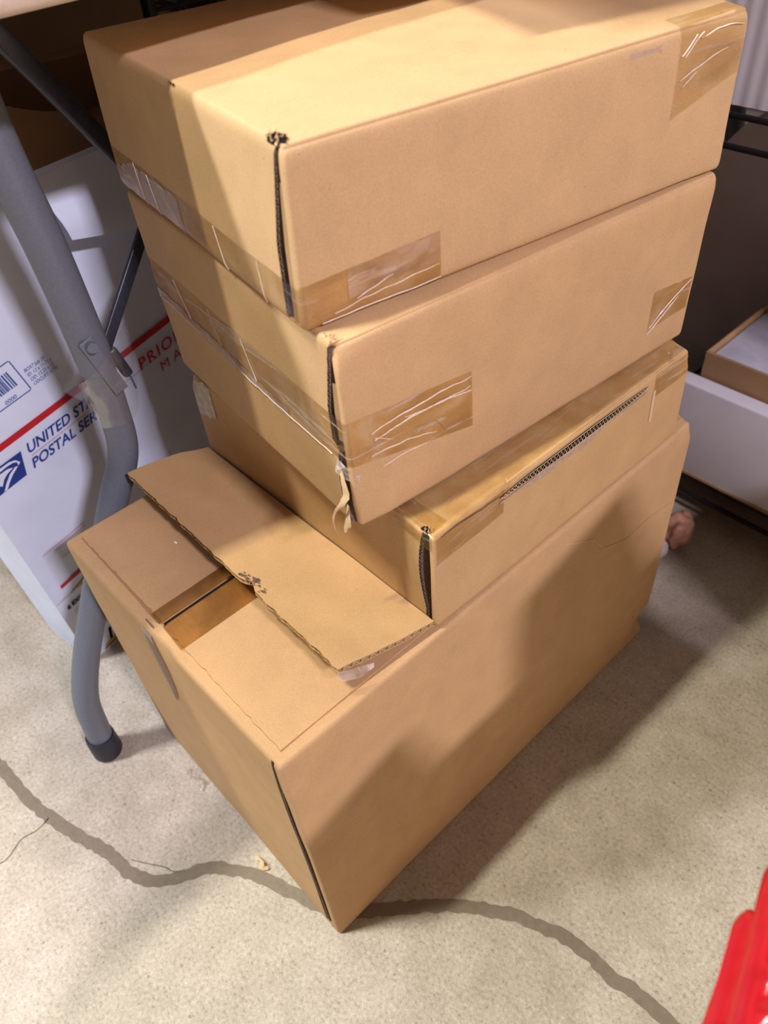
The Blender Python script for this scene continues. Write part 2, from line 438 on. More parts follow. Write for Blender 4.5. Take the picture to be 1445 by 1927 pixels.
wb = solid_quad_box('wall_back', (-2.8,2.3,0.0), (5.6,0,0), (0,0.1,0), (0,0,2.8), WALLM); tag(wb, 'dark wall far behind the wire shelving', 'wall', kind='structure')

# ================================================================== THE STACK
def soft(H, band, dface, dtop):
    def f(p):
        wv = 1+0.4*noise.noise(V((p[1]*14, 3, 1)))
        f_ = max(0.0, min(1.0, (p[2]-(H-band*wv))/(band*wv)))**1.5
        g_ = max(0.0, 1-p[0]/0.026)**2
        o = -dface*f_*g_
        return o
    return f
# ---- bottom carton
b4 = empty('cardboard_box', (0,0,0), 'largest brown cardboard box at the bottom of the stack, standing on the floor', 'cardboard box')
def w4(t): return 0.35+0.65*min(1, (1-t)/0.25) if t > 0.02 else 0.3
c4 = Carton([(0.001,0.003,0.0),(-0.318,0.003,0.0),(0.0025,0.512,0.0)], [(-0.001,0.0,0.34),(-0.3125,-0.003,0.34),(0.0015,0.513,0.34)],
            r=0.006, notch=(0.0065, 0.0165, 0.012, w4), seed=1.3, amp=0.0012,
            dents=[((0.0,0.5,0.34),0.03,(0.004,-0.005,-0.005)),((0,0.505,0.03),0.03,(0.006,-0.006,0)),((0.15,0,0.34),0.02,(0,0.003,-0.003)),((0.0,0.33,0.25),0.05,(0.0025,0,0)),((0.0,0.42,0.22),0.06,(0.003,0,0))])
c4.body('body', K4, b4)
c4.flute(b4, z0=0.01, z1=0.985)
# inset top flaps, seam and tape
def top_patch(name, pts, z, mat, th=0.0012, parent=b4, uvk=True):
    vs = [V((p[0], p[1], z)) for p in pts]+[V((p[0], p[1], z+th)) for p in pts]; n = len(pts)
    fs = [tuple(range(n)), tuple(range(n, 2*n))]+[(i, (i+1)%n, (i+1)%n+n, i+n) for i in range(n)]
    return mesh_obj(name, vs, fs, mat, parent, uvs=[(p[0], p[1]) for p in pts]*2)
def jag(x0, x1, y, n, amp):
    return [(x0+(x1-x0)*i/n, y+amp*noise.noise(V((i*0.9, y, 2)))) for i in range(n+1)]
fl = top_patch('top_flap', [(-0.306,0.012)]+jag(-0.300,-0.1665,0.0105,30,0.0018)+[(-0.1655,0.5),(-0.306,0.5)], 0.3404, K4, 0.0016)
fr = top_patch('top_flap', [(-0.1615,0.5),(-0.1615,0.0125)]+jag(-0.160,-0.010,0.0088,34,0.0022)+[(-0.0085,0.5)], 0.3404, K4, 0.0016)
top_patch('seam_tape', [(-0.180,0.008),(-0.1655,0.0075),(-0.1655,0.49),(-0.180,0.49)], 0.3423, T4, 0.0002)
top_patch('seam_tape', [(-0.1615,0.008),(-0.131,0.006),(-0.127,0.49),(-0.1615,0.49)], 0.3423, T4, 0.0002)
top_patch('seam_gap', [(-0.1655,0.010),(-0.1615,0.010),(-0.1615,0.49),(-0.1655,0.49)], 0.3400, BLKP, 0.0006)
vs = [V((x,y,0.34075)) for x,y in [(-0.303,0.0095),(-0.26,0.0090),(-0.21,0.0082),(-0.170,0.0070),(-0.163,0.0105),(-0.21,0.0112),(-0.26,0.0110),(-0.303,0.0105)]]
mesh_obj('seam_gap', vs, [tuple(range(8))], KS, b4)  # dark brown strip paints the shade line along the flap edge
# shredded tape end hanging on the left-hand face
vs, fs, uv = [], [], []
for i in range(13):
    t = i/12
    ul = 0.181+0.012*t-0.006*t*t; wd = 0.010*(1-t)**0.6+0.003+0.040*t*(1-t)
    z = 0.345-0.125*t
    for j in range(5):
        u = ul-wd*j/4
        p = c4.at(-u, min(z, c4.H+0.006), 0.0009+0.0012*abs(noise.noise(V((j*2.2, t*2, 1))))); vs.append(p); uv.append((u, z))
for i in range(12):
    for j in range(4): fs.append((i*5+j, i*5+j+1, (i+1)*5+j+1, (i+1)*5+j))
mesh_obj('torn_tape', vs, fs, TG, b4, smooth=True, uvs=uv, fixn=False)
# crease across the right-hand face
def face_line(car, parent, name, pts, width, mat, off=0.0006):
    vs, fs = [], []
    P = []
    for i in range(len(pts)-1):
        for k in range(6):
            t = k/6; P.append((pts[i][0]*(1-t)+pts[i+1][0]*t, pts[i][1]*(1-t)+pts[i+1][1]*t))
    P.append(pts[-1])
    for i, (a, z) in enumerate(P):
        j = noise.noise(V((a*90, z*90, 4)))*0.0015; wd = width*(0.5+0.5*math.sin(math.pi*(i+.5)/len(P)))
        vs += [car.at(a, z+j+wd/2, off), car.at(a, z+j-wd/2, off)]
    for i in range(len(P)-1): fs.append((2*i, 2*i+1, 2*i+3, 2*i+2))
    return mesh_obj(name, vs, fs, mat, parent, fixn=False)
def frayed(car, parent, a, z, n, spread, mat):
    vs, fs = [], []
    for q in range(n):
        p = car.at(a+random.uniform(-spread, 0), z+random.uniform(-spread, spread), 0.0008); b0 = len(vs)
        dr = V((random.uniform(-1,1), random.uniform(-0.2,1), random.uniform(-1,1))).normalized()*random.uniform(0.002, 0.006)
        w_ = V((0.0006, 0.0, 0.0008))
        vs += [p, p+w_, p+dr+w_*0.3, p+dr]; fs.append((b0, b0+1, b0+2, b0+3))
    return mesh_obj('frayed_corner', vs, fs, mat, parent, fixn=False)
frayed(c4, b4, 0.508, 0.03, 14, 0.006, KL)
face_line(c4, b4, 'crease', [(0.31,0.318),(0.355,0.29),(0.375,0.262),(0.42,0.238),(0.46,0.242),(0.50,0.235)], 0.0011, KL)

# ---- third carton (second from the floor)
b3 = empty('cardboard_box', (-0.005,0.156,0.3425), 'shallow brown box with torn taped edge and a flap sticking out, on the largest box', 'cardboard box')
def w3(t): return 0.55+0.45*math.sin(math.pi*min(1, (1-t)*1.2))
c3 = Carton([(-0.0040,0.1557,0.3425),(-0.3143,0.1575,0.3425),(0.0003,0.4772,0.3425)], [(-0.0050,0.1566,0.4403),(-0.3085,0.1545,0.4403),(-0.0007,0.4733,0.4403)],
            r=0.0045, notch=(0.0045, 0.0165, 0.014, w3), seed=4.1, amp=0.0010,
            dents=[((0,0.31,0.098),0.03,(0.002,-0.004,-0.004)),((0.304,0,0.098),0.02,(-0.003,0.003,-0.002))])
c3.body('body', K3, b3)
c3.flute(b3, z0=0.02, z1=0.93)
H3 = c3.H
c3.strip('top_tape', T3, b3, 0.002, 0.318, lambda a: H3-0.006 if a < 0.08 else H3+0.0005, lambda a: H3+0.05, nb=12)
c3.strip('side_tape', T1, b3, 0.003, 0.073, lambda a: H3-0.030+0.05*a, lambda a: H3-0.003, nb=8)
c3.strip('side_tape', T2, b3, 0.263, 0.318, lambda a: H3-0.026, lambda a: H3-0.002, nb=8)
c3.strip('side_tape', T1, b3, -0.055, -0.002, lambda a: H3-0.004-0.012*(1+a/0.055), lambda a: H3+0.02, nb=8)
c3.strip('side_tape', plain('yellowed_tape', (0.50, 0.40, 0.20), 0.35, var=0.35, scale=120), b3, -0.311, -0.272, lambda a: H3-0.050+(a+0.311)*0.35, lambda a: H3-0.002, nb=8, ragged=0.004)
c3.strip('tape_scrap', KL, b3, 0.262, 0.266, lambda a: H3-0.052, lambda a: H3-0.018, nb=4)
# torn seam along the top edge: raw flutes and a peeled liner strip
def torn_seam(car, parent, a0, a1, z, K=2.0):
    vs, fs = [], []; n = int((a1-a0)/0.0006)
    for i in range(n+1):
        a = a0+(a1-a0)*i/n; w_ = math.sin(2*math.pi*a/0.0040)*0.0010
        e = math.sin(math.pi*i/n)**0.4
        zc = z+0.0006*noise.noise(V((a*40,0,0)))
        for dz in (0.0021*e*K, 0.0016*e*K, w_*e*K+0.0005, w_*e*K-0.0005, -0.0014*e*K, -0.0019*e*K):
            vs.append(car.at(a, zc+dz, 0.0012))
    for i in range(n):
        for (k) in (0, 2, 4): fs.append((i*6+k, i*6+k+1, (i+1)*6+k+1, (i+1)*6+k))
    mesh_obj('corrugated_edge', vs, fs, KL, parent, fixn=False)
    vs, fs = [], []
    for i in range(n+1):
        a = a0+(a1-a0)*i/n; e = math.sin(math.pi*i/n)**0.4
        vs += [car.at(a, z+0.0021*e*K, 0.0007), car.at(a, z-0.0019*e*K, 0.0007)]
    for i in range(n): fs.append((2*i, 2*i+1, 2*i+3, 2*i+2))
    mesh_obj('seam_gap', vs, fs, BLKP, parent, fixn=False)
    vs, fs = [], []
    for i in range(n+1):
        a = a0+(a1-a0)*i/n; t = i/n
        wd = 0.0014+0.010*max(0, noise.noise(V((a*22,3,1)))+0.35+0.25*noise.noise(V((a*160,1,1))))*math.sin(math.pi*min(1,t*1.05))
        vs += [car.at(a, z-0.0020*K, 0.0010), car.at(a, z-0.0020*K-wd, 0.0014)]
    for i in range(n): fs.append((2*i, 2*i+1, 2*i+3, 2*i+2))
    mesh_obj('peeled_liner', vs, fs, GREYL, parent, fixn=False)
GREYL = plain('peeled_liner_grey', (0.42, 0.30, 0.20), 0.8, var=0.2, scale=300)
torn_seam(c3, b3, 0.068, 0.252, H3-0.0085)
face_line(c3, b3, 'corrugated_edge', [(0.008,H3-0.0045),(0.03,H3-0.0035),(0.068,H3-0.006)], 0.0014, KE, 0.0009)
# bottom flap poking out over the big box
def flap(parent):
    hx0, hx1, hy = -0.3125, -0.0060, 0.155
    na, nb, th = 60, 16, 0.0054
    grid = []
    for i in range(na+1):
        a = i/na
        row = []
        for j in range(nb+1):
            b = j/nb
            x = (hx0+(hx1-hx0)*a)*(1-b)+(-0.3195+(-0.0150+0.3195)*a)*b
            y = hy*(1-b)+(0.0745*(1-a)+0.0690*a)*b
            z = 0.3455+0.0150*b**1.1+0.004*math.sin(math.pi*b)*(1-a)+0.0035*a*b*b+0.0012*noise.noise(V((a*5,b*4,2)))
            if j == nb: y += 0.0016*noise.noise(V((a*34,1,7)))+0.004*math.exp(-((a-0.64)/0.025)**2)
            row.append(V((x,y,z)))
        grid.append(row)
    n = nb+1
    top = [p+V((0,0,th)) for r in grid for p in r]
    # liners as a thin top and bottom sheet, flute between them at the edges
    def sheet(name, lift, t, mat):
        vs = [p+V((0,0,lift)) for r in grid for p in r]+[p+V((0,0,lift+t)) for r in grid for p in r]
        m = len(vs)//2; fs = []
        for i in range(na):
            for j in range(nb):
                q = (i*n+j, (i+1)*n+j, (i+1)*n+j+1, i*n+j+1); fs.append(q); fs.append(tuple(k+m for k in q))
        for i in range(na):
            for j in (0, nb):
                fs.append((i*n+j, (i+1)*n+j, (i+1)*n+j+m, i*n+j+m))
        for j in range(nb):
            for i in (0, na): fs.append((i*n+j, i*n+j+1, i*n+j+1+m, i*n+j+m))
        return vs, fs
    vs, fs = sheet('', 0, 0.0008, None)
    v2, f2 = sheet('', th-0.0008, 0.0008, None); k = len(vs)
    vs += v2; fs += [tuple(q+k for q in f) for f in f2]
    f_ob = mesh_obj('bottom_flap', vs, fs, K3, parent, smooth=True, sharp=40)
    # wavy medium seen on the long edge and on the short right edge
    vs, fs = [], []
    def wave(path, wl):
        tot = 0; base = len(vs); pts = []
        for i in range(len(path)-1):
            seg = (path[i+1]-path[i]).length; m = max(2, int(seg/0.0007))
            for q in range(m):
                t = q/m; pts.append((path[i].lerp(path[i+1], t), tot+seg*t))
            tot += seg
        for p, d in pts:
            wz = 0.5*th+math.sin(2*math.pi*d/wl)*(0.5*th-0.0009)
            vs.append(p+V((0,0,wz+0.0004))); vs.append(p+V((0,0,wz-0.0004)))
        for i in range(len(pts)-1): fs.append((base+2*i, base+2*i+1, base+2*i+3, base+2*i+2))
    wave([grid[i][nb]+V((0,-0.0004,0)) for i in range(na+1)], 0.0046)
    wave([grid[na][j]+V((0.0004,0,0)) for j in range(nb+1)], 0.0080)
    mesh_obj('corrugated_edge', vs, fs, KL, f_ob, fixn=False)
    # chewed spot and a scrap of tape on the near corner
    vs, fs = [], []
    for q in range(26):
        a = 0.60+random.random()*0.10; i = int(a*na); p = grid[i][nb].lerp(grid[i][nb-2], random.random())+V((random.uniform(-.003,.003),0,th+0.0006))
        rr = random.uniform(0.0006,0.0016); b0 = len(vs)
        for k in range(5):
            an = 2*math.pi*k/5+random.random(); vs.append(p+V((rr*math.cos(an),rr*math.sin(an),random.uniform(0,0.0012))))
        fs.append(tuple(range(b0,b0+5)))
    mesh_obj('chewed_edge', vs, fs, KE, f_ob, fixn=False)
    P = grid[na][nb]
    pts = [P+V((0.0,-0.0005,0.002)), P+V((0.0115,0.0235,0.0005)), P+V((0.0135,0.0215,-0.0008)), P+V((0.0120,0.010,-0.0030)), P+V((0.006,-0.001,-0.0025)), P+V((0.001,-0.004,-0.001))]
    m = mesh_obj('tape_scrap', pts, [tuple(range(6))], TH, f_ob, uvs=[(p.x,p.y) for p in pts], fixn=False)
flap(b3)

# ---- second carton from the top
b2 = empty('cardboard_box', (-0.045,0.127,0.4420), 'brown cardboard box with its near corner split and curled, directly under the topmost box', 'cardboard box')
def w2(t):
    return 0.12+0.88*min(1, (1-t)/0.35) if t > 0.45 else (0.55+0.45*abs(math.sin(t*7)))
c2 = Carton([(-0.0455,0.1267,0.4410),(-0.3180,0.1580,0.4410),(-0.0162,0.4781,0.4410)], [(-0.0486,0.1268,0.5885),(-0.3543,0.1672,0.5885),(-0.0077,0.4630,0.5885)],
            r=0.0060, bulge=soft(0.1475, 0.014, 0.0018, 0), notch=(0.0042, 0.0180, 0.016, w2), seed=8.6, amp=0.0012,
            dents=[((0,0.0,0.147),0.02,(0.003,0.002,-0.002)),((0.0,0.0,0.0),0.03,(0.003,0.003,0))])
c2.body('body', K2, b2)
c2.flute(b2, z0=0.02, z1=0.97)
H2 = c2.H
def lin(x0, y0, x1, y1): return lambda a: y0+(y1-y0)*(a-x0)/(x1-x0)
lo2 = lambda a: (0.0555+(0.066-0.0555)*(-a)/0.29) if a < 0 else 0.0485-0.13*a+0.0008*0
hi2 = lambda a: (0.0895+0.005*(-a)/0.29) if a < 0 else 0.0960-0.155*a
c2.strip('wrapped_tape', T2, b2, -0.305, 0.103, lambda a: (0.058+0.010*(-a)/0.29) if a < 0 else 0.058-0.20*a, lambda a: (0.092+0.004*(-a)/0.29) if a < 0 else 0.092-0.08*a, nb=14)
c2.strip('hazy_tape', TH, b2, -0.305, -0.075, lambda a: 0.052+0.012*(-a)/0.29, lambda a: 0.0600+0.012*(-a)/0.29, off=0.0008, nb=4, ragged=0.002)
c2.strip('side_tape', T2, b2, 0.292, 0.341, lambda a: 0.030+0.05*(a-0.292), lambda a: 0.0665-0.1*(a-0.292), nb=8, ragged=0.001)
WRK = plain('tape_wrinkle', (0.80, 0.66, 0.54), 0.18, var=0.15, scale=300, spec=0.8)
def wrinkles(car, parent, lines, name='tape_wrinkle'):
    for (a0, z0, a1, z1, bow, wd) in lines:
        vs, fs = [], []; n = 26; b0 = 0
        for i in range(n+1):
            t = i/n; a = a0+(a1-a0)*t; z = z0+(z1-z0)*t+bow*math.sin(math.pi*t)+0.0012*noise.noise(V((a*90, z0*200, 1)))
            w_ = wd*math.sin(math.pi*min(1, max(0.03, t)))**0.6*(0.55+0.6*abs(noise.noise(V((a*140, z0*90, 5)))))
            for dz, h in ((-0.5, 0.0006), (-0.15, 0.0013), (0.2, 0.0012), (0.5, 0.0006)): vs.append(car.at(a, z+dz*w_, h))
        for i in range(n):
            for k in range(3): fs.append((b0+i*4+k, b0+i*4+k+1, b0+(i+1)*4+k+1, b0+(i+1)*4+k))
        mesh_obj(name, vs, fs, WRK, parent, smooth=True, fixn=False)
wrinkles(c2, b2, [(0.018,0.0760,0.102,0.0800,0.0020,0.0016),(0.020,0.0700,0.102,0.0690,0.0035,0.0018),(0.045,0.0755,0.101,0.0730,-0.0015,0.0009),
                  (0.016,0.0585,0.070,0.0500,0.0030,0.0012),(0.020,0.0720,0.034,0.0640,0.0,0.0008),(0.024,0.0460,0.062,0.0450,0.0015,0.0007),(0.070,0.0600,0.078,0.0470,0.0015,0.0006)])
wrinkles(c2, b2, [(0.293,0.0330,0.339,0.0600,0.0012,0.0014),(0.291,0.0275,0.326,0.0500,-0.001,0.0009)])
wrinkles(c2, b2, [(-0.29,0.0640,-0.20,0.0600,0.001,0.0009),(-0.20,0.0600,-0.02,0.0585,-0.0008,0.0007),(-0.18,0.093,-0.172,0.066,0,0.0007),(-0.13,0.092,-0.118,0.064,0,0.0007),(-0.24,0.094,-0.225,0.068,0,0.0008)])
# loose curl of torn liner at the split corner
def curl(parent, path, wid, mat, name='torn_liner'):
    vs, fs = [], []
    P = [V(p) for p in path]; Q = []
    for i in range(len(P)-1):
        p0 = P[max(i-1,0)]; p1 = P[i]; p2 = P[i+1]; p3 = P[min(i+2,len(P)-1)]
        for k in range(8):
            t = k/8; Q.append(0.5*((2*p1)+(p2-p0)*t+(2*p0-5*p1+4*p2-p3)*t*t+(3*p1-p0-3*p2+p3)*t**3))
    Q.append(P[-1])
    for i, q in enumerate(Q):
        t = i/(len(Q)-1); wd = wid*(0.45+0.75*math.sin(math.pi*min(1,t*0.9+0.15)))*(1+0.25*noise.noise(q*300))
        tw = V((math.cos(t*2.2), math.sin(t*2.2)*0.6-0.35, 0.25)).normalized()
        for s_ in (-1, -0.3, 0.4, 1): vs.append(q+tw*wd*0.5*s_+V((0,0,0.0008*noise.noise(q*200+V((s_,0,0))))))
    n = len(Q)
    base = len(vs)
    vs += [v+V((0.0004,-0.0005,0.0003)) for v in vs]
    for i in range(n-1):
        for k in range(3):
            q = (i*4+k, i*4+k+1, (i+1)*4+k+1, (i+1)*4+k); fs.append(q); fs.append(tuple(x+base for x in q))
        for k in (0, 3): fs.append((i*4+k, (i+1)*4+k, (i+1)*4+k+base, i*4+k+base))
    return mesh_obj(name, vs, fs, mat, parent, smooth=True, sharp=60)
def c2w(u, v, z): return c2.world(V((u, v, z)))
curl(b2, [c2w(0.012,-0.001,0.052), c2w(0.006,-0.0035,0.043), c2w(0.0045,-0.004,0.034), c2w(0.008,-0.007,0.025), c2w(0.013,-0.010,0.016), c2w(0.0155,-0.011,0.005), c2w(0.0145,-0.010,-0.005)], 0.0065, KL)
curl(b2, [c2w(0.0095,-0.001,0.020), c2w(0.006,-0.005,0.010), c2w(0.007,-0.006,0.002), c2w(0.010,-0.003,0.004)], 0.005, KL)
pts = [c2w(0.014,-0.0010,0.058), c2w(0.003,-0.0015,0.058), c2w(-0.001,0.006,0.050), c2w(-0.001,0.004,0.043), c2w(0.006,-0.003,0.0465), c2w(0.0145,-0.004,0.049)]
mesh_obj('loose_tape', pts, [(0,1,2,3,4,5)], TH, b2, uvs=[(p.x*3,p.z) for p in pts], fixn=False)

# ---- topmost carton
b1 = empty('cardboard_box', (-0.067,0.125,0.5892), 'topmost brown cardboard box of the stack, half in shadow under the table edge', 'cardboard box')
def w1(t): return 0.10+0.90*min(1, (1-t)/0.55)**0.8
c1 = Carton([(-0.0693,0.1237,0.5892),(-0.3610,0.1701,0.5892),(-0.0077,0.4630,0.5892)], [(-0.0665,0.1256,0.6930),(-0.3719,0.1780,0.6930),(-0.0077,0.4558,0.6930)],
            r=0.0075, notch=(0.0050, 0.0200, 0.016, w1), seed=12.4, amp=0.0014,
            bulge=soft(0.1038, 0.016, 0.0022, 0),
            dents=[((0.15,0.0,0.104),0.006,(0,0.002,-0.0015))])
c1.body('body', K1, b1)
c1.flute(b1, z0=0.05, z1=0.95)
H1 = c1.H
c1.strip('wrapped_tape', T1, b1, -0.300, 0.094, lambda a: -0.004 if abs(a) > 0.01 else -0.0005, lambda a: (0.0270+0.003*(-a)/0.3) if a < 0 else 0.0285+0.04*a, nb=14)
c1.strip('hazy_tape', TH, b1, -0.296, -0.170, lambda a: 0.0, lambda a: 0.0250+0.003*(-a)/0.3-0.013*max(0,(-a-0.26)/0.04), off=0.0008, nb=6, ragged=0.003)
c1.strip('hazy_tape', TS, b1, 0.030, 0.0938, lambda a: 0.0120+0.05*(a-0.03), lambda a: 0.0284+0.04*a, off=0.0008, nb=5, ragged=0.002)
c1.strip('side_tape', T3, b1, 0.278, 0.337, lambda a: H1-0.055+0.30*(a-0.278), lambda a: H1+0.016, nb=16)
c1.strip('tape_scrap', TH, b1, 0.235, 0.262, lambda a: H1-0.0130+0.003*abs(math.sin(a*300)), lambda a: H1-0.008, nb=3)
wrinkles(c1, b1, [(0.020,0.0060,0.092,0.0125,0.0008,0.0009),(0.035,0.0100,0.060,0.0175,0.0,0.0009),(0.012,0.0020,0.094,0.0030,0.0,0.0007)])
wrinkles(c1, b1, [(0.280,0.0860,0.292,0.0960,0.0,0.0009),(0.283,0.0850,0.298,0.0965,0.001,0.0008),(0.281,0.0720,0.322,0.0830,0.001,0.0010),(0.296,0.0930,0.334,0.0950,0.002,0.0009),(0.284,0.0680,0.296,0.0740,0.0,0.0007)])
wrinkles(c1, b1, [(-0.250,0.029,-0.242,0.001,0,0.0009),(-0.225,0.028,-0.215,0.001,0,0.0012),(-0.11,0.028,-0.10,0.001,0,0.0008),(-0.05,0.027,-0.045,0.001,0,0.0008)])
# dark inner tab showing inside the split corner
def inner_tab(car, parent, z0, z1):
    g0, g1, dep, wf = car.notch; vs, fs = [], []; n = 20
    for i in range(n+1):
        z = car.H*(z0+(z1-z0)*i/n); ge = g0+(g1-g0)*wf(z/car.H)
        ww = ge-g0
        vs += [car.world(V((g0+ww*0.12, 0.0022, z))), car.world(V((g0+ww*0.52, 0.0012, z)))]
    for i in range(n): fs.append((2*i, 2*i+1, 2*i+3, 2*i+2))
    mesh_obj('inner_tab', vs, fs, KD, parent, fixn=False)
def corner_tear(car, parent, w_, seed):
    vs, fs = [], []; n = 20; m_ = 5; H = car.H
    for q in range(m_+1):
        for i in range(n):
            a = 2*math.pi*i/n; rr = w_*(0.8+0.45*noise.noise(V((math.cos(a)*2.5, math.sin(a)*2.5, seed))))*q/m_
            x, y = 0.0105+rr*1.05*math.cos(a), 0.0035+rr*0.75*math.sin(a)
            z = H
            if y < 0: z, y = H+y*1.4, 0.0
            vs.append(car.shape((x, y, z), 0.0009, notch=False))
    for q in range(m_):
        for i in range(n): fs.append((q*n+i, q*n+(i+1)%n, (q+1)*n+(i+1)%n, (q+1)*n+i))
    t = mesh_obj('torn_corner', vs, fs, BLKP, parent, fixn=False)
    vs, fs = [], []
    for q in range(3):
        b0 = len(vs); m = 9
        for i in range(m):
            x = 0.0055+0.0100*i/(m-1)*w_/0.0078; y = 0.0012+0.0022*q+0.0012*math.sin(i*1.3+q*2)
            for d in (0, 0.0007): vs.append(car.shape((x, y+d, H), 0.0016+0.0012*abs(math.sin(i*0.9+q)), notch=False))
        for i in range(m-1): fs.append((b0+2*i, b0+2*i+1, b0+2*i+3, b0+2*i+2))
    mesh_obj('torn_fibres', vs, fs, KD, t, fixn=False)
corner_tear(c1, b1, 0.0078, 1.0); corner_tear(c2, b2, 0.0040, 3.0); corner_tear(c3, b3, 0.0040, 5.0)
for (u_, z_, ln, mt) in ((0.141, 0.1040, 0.010, BLKP), (0.1385, 0.0985, 0.006, KL), (0.1380, 0.0925, 0.005, KL)):
    vs = [c1.at(-u_+ln*(k/5)*(1 if mt is BLKP else 0.3), z_+(0.0012 if k % 2 else -0.0008)+(0.0 if mt is BLKP else -0.0009*k), 0.0008) for k in range(6)]
    vs += [c1.at(-u_+ln*(k/5)*(1 if mt is BLKP else 0.3)+0.0008, z_+0.0012+(0.0 if mt is BLKP else -0.0009*k), 0.0009) for k in range(6)]
    mesh_obj('small_tear', vs, [(k, k+1, k+7, k+6) for k in range(5)], mt, b1, fixn=False)
inner_tab(c1, b1, 0.02, 0.8); inner_tab(c2, b2, 0.5, 0.8)

# unseen carton added on the table so its overhang shades the topmost box
tbx = empty('cardboard_box', (-0.28,0.5,0.7785), 'unseen brown cardboard box added on the folding table, its overhang shading the topmost box', 'cardboard box')
ct = Carton([(-0.096,0.288,0.7785),(-0.46,0.435,0.7785),(-0.035,0.60,0.7785)], [(-0.096,0.288,0.98),(-0.46,0.435,0.98),(-0.035,0.60,0.98)], r=0.004, seed=20.0)
ct.body('body', K2, tbx, step=0.03)
# small white crumb on the big box
cr = solid_quad_box('foam_crumb', (-0.2345,0.0640,0.3420), (0.003,0.001,0), (-0.0005,0.0015,0), (0,0,0.0012), plain('foam', (0.8,0.78,0.74), 0.7), bev=0.0004)
tag(cr, 'tiny white crumb lying on the top of the largest box', 'crumb')

# ================================================================== FOLDING TABLE
tb = empty('folding_table', (-0.60,0.5,0), 'folding table with a pale top edge and grey tubular legs, standing over the boxes', 'table')
solid_quad_box('table_top', (-0.975,-0.30,0.738), (0.760,0,0), (0,1.78,0), (0,0,0.040), TABLE, tb, bev=0.009)
legpts = [(-0.345,0.082,0.739),(-0.345,0.083,0.65),(-0.345,0.089,0.575),(-0.345,0.092,0.50),(-0.345,0.093,0.46)]
lg = tube('leg', legpts, [0.0160]*5, GREYM, tb)
low = [(-0.345,0.093,0.475),(-0.345,0.092,0.42),(-0.345,0.086,0.37),(-0.345,0.060,0.325),(-0.345,0.028,0.27),(-0.345,-0.003,0.215),(-0.345,-0.036,0.150),(-0.345,-0.054,0.10),(-0.345,-0.060,0.05),(-0.345,-0.062,0.012)]
tube('leg_tube', low, [0.0140]*10, GREYM, lg)
tube('foot_cap', [(-0.345,-0.0615,0.036),(-0.345,-0.062,0.03),(-0.345,-0.062,0.004),(-0.345,-0.062,0.0)], [0.0160,0.0165,0.0172,0.0158], RUB, lg, sub=0)
mir = lambda P: [(-0.870, p[1], p[2]) for p in P]
lg2 = tube('leg', mir(legpts), [0.0160]*5, GREYM, tb)
tube('leg_tube', mir(low), [0.0140]*10, GREYM, lg2)
tube('foot_cap', [(-0.870,-0.0615,0.036),(-0.870,-0.062,0.03),(-0.870,-0.062,0.0)], [0.0175,0.0180,0.0180], RUB, lg2, sub=0)
for xx in (-0.345, -0.870):
    l3 = tube('leg', [(xx,1.18,0.739),(xx,1.18,0.40),(xx,1.27,0.22),(xx,1.32,0.10),(xx,1.325,0.012)], [0.0150]*5, GREYM, tb)
    tube('foot_cap', [(xx,1.325,0.034),(xx,1.325,0.0)], [0.017]*2, RUB, l3, sub=0)
# bracket with a rivet on the joint, and the braces
def flatbar(name, a, b, w_, t, mat, parent, side):
    a, b = V(a), V(b); d = (b-a).normalized(); sd = V(side); sd = (sd-d*sd.dot(d)).normalized(); nn = d.cross(sd)
    o = a-sd*w_/2-nn*t/2
    return solid_quad_box(name, o, b-a, sd*w_, nn*t, mat, parent, bev=min(w_,t)*0.3)
flatbar('brace', (-0.420,0.108,0.742), (-0.420,0.290,0.438), 0.0165, 0.012, DARKM, tb, (0,1,0.6))
flatbar('brace', (-0.356,0.098,0.455), (-0.412,0.262,0.604), 0.0110, 0.006, DARKM, tb, (0,1,-0.6))
br = flatbar('bracket', (-0.330,0.086,0.497), (-0.3285,0.100,0.440), 0.013, 0.003, GREYM, tb, (0,1,0))
tube('rivet', [(-0.330,0.088,0.490),(-0.3235,0.088,0.491)], [0.0055,0.0045], GREYM, br, sub=0)
flatbar('bracket', (-0.338,0.106,0.476), (-0.337,0.1135,0.446), 0.009, 0.009, DARKM, tb, (0,1,0))

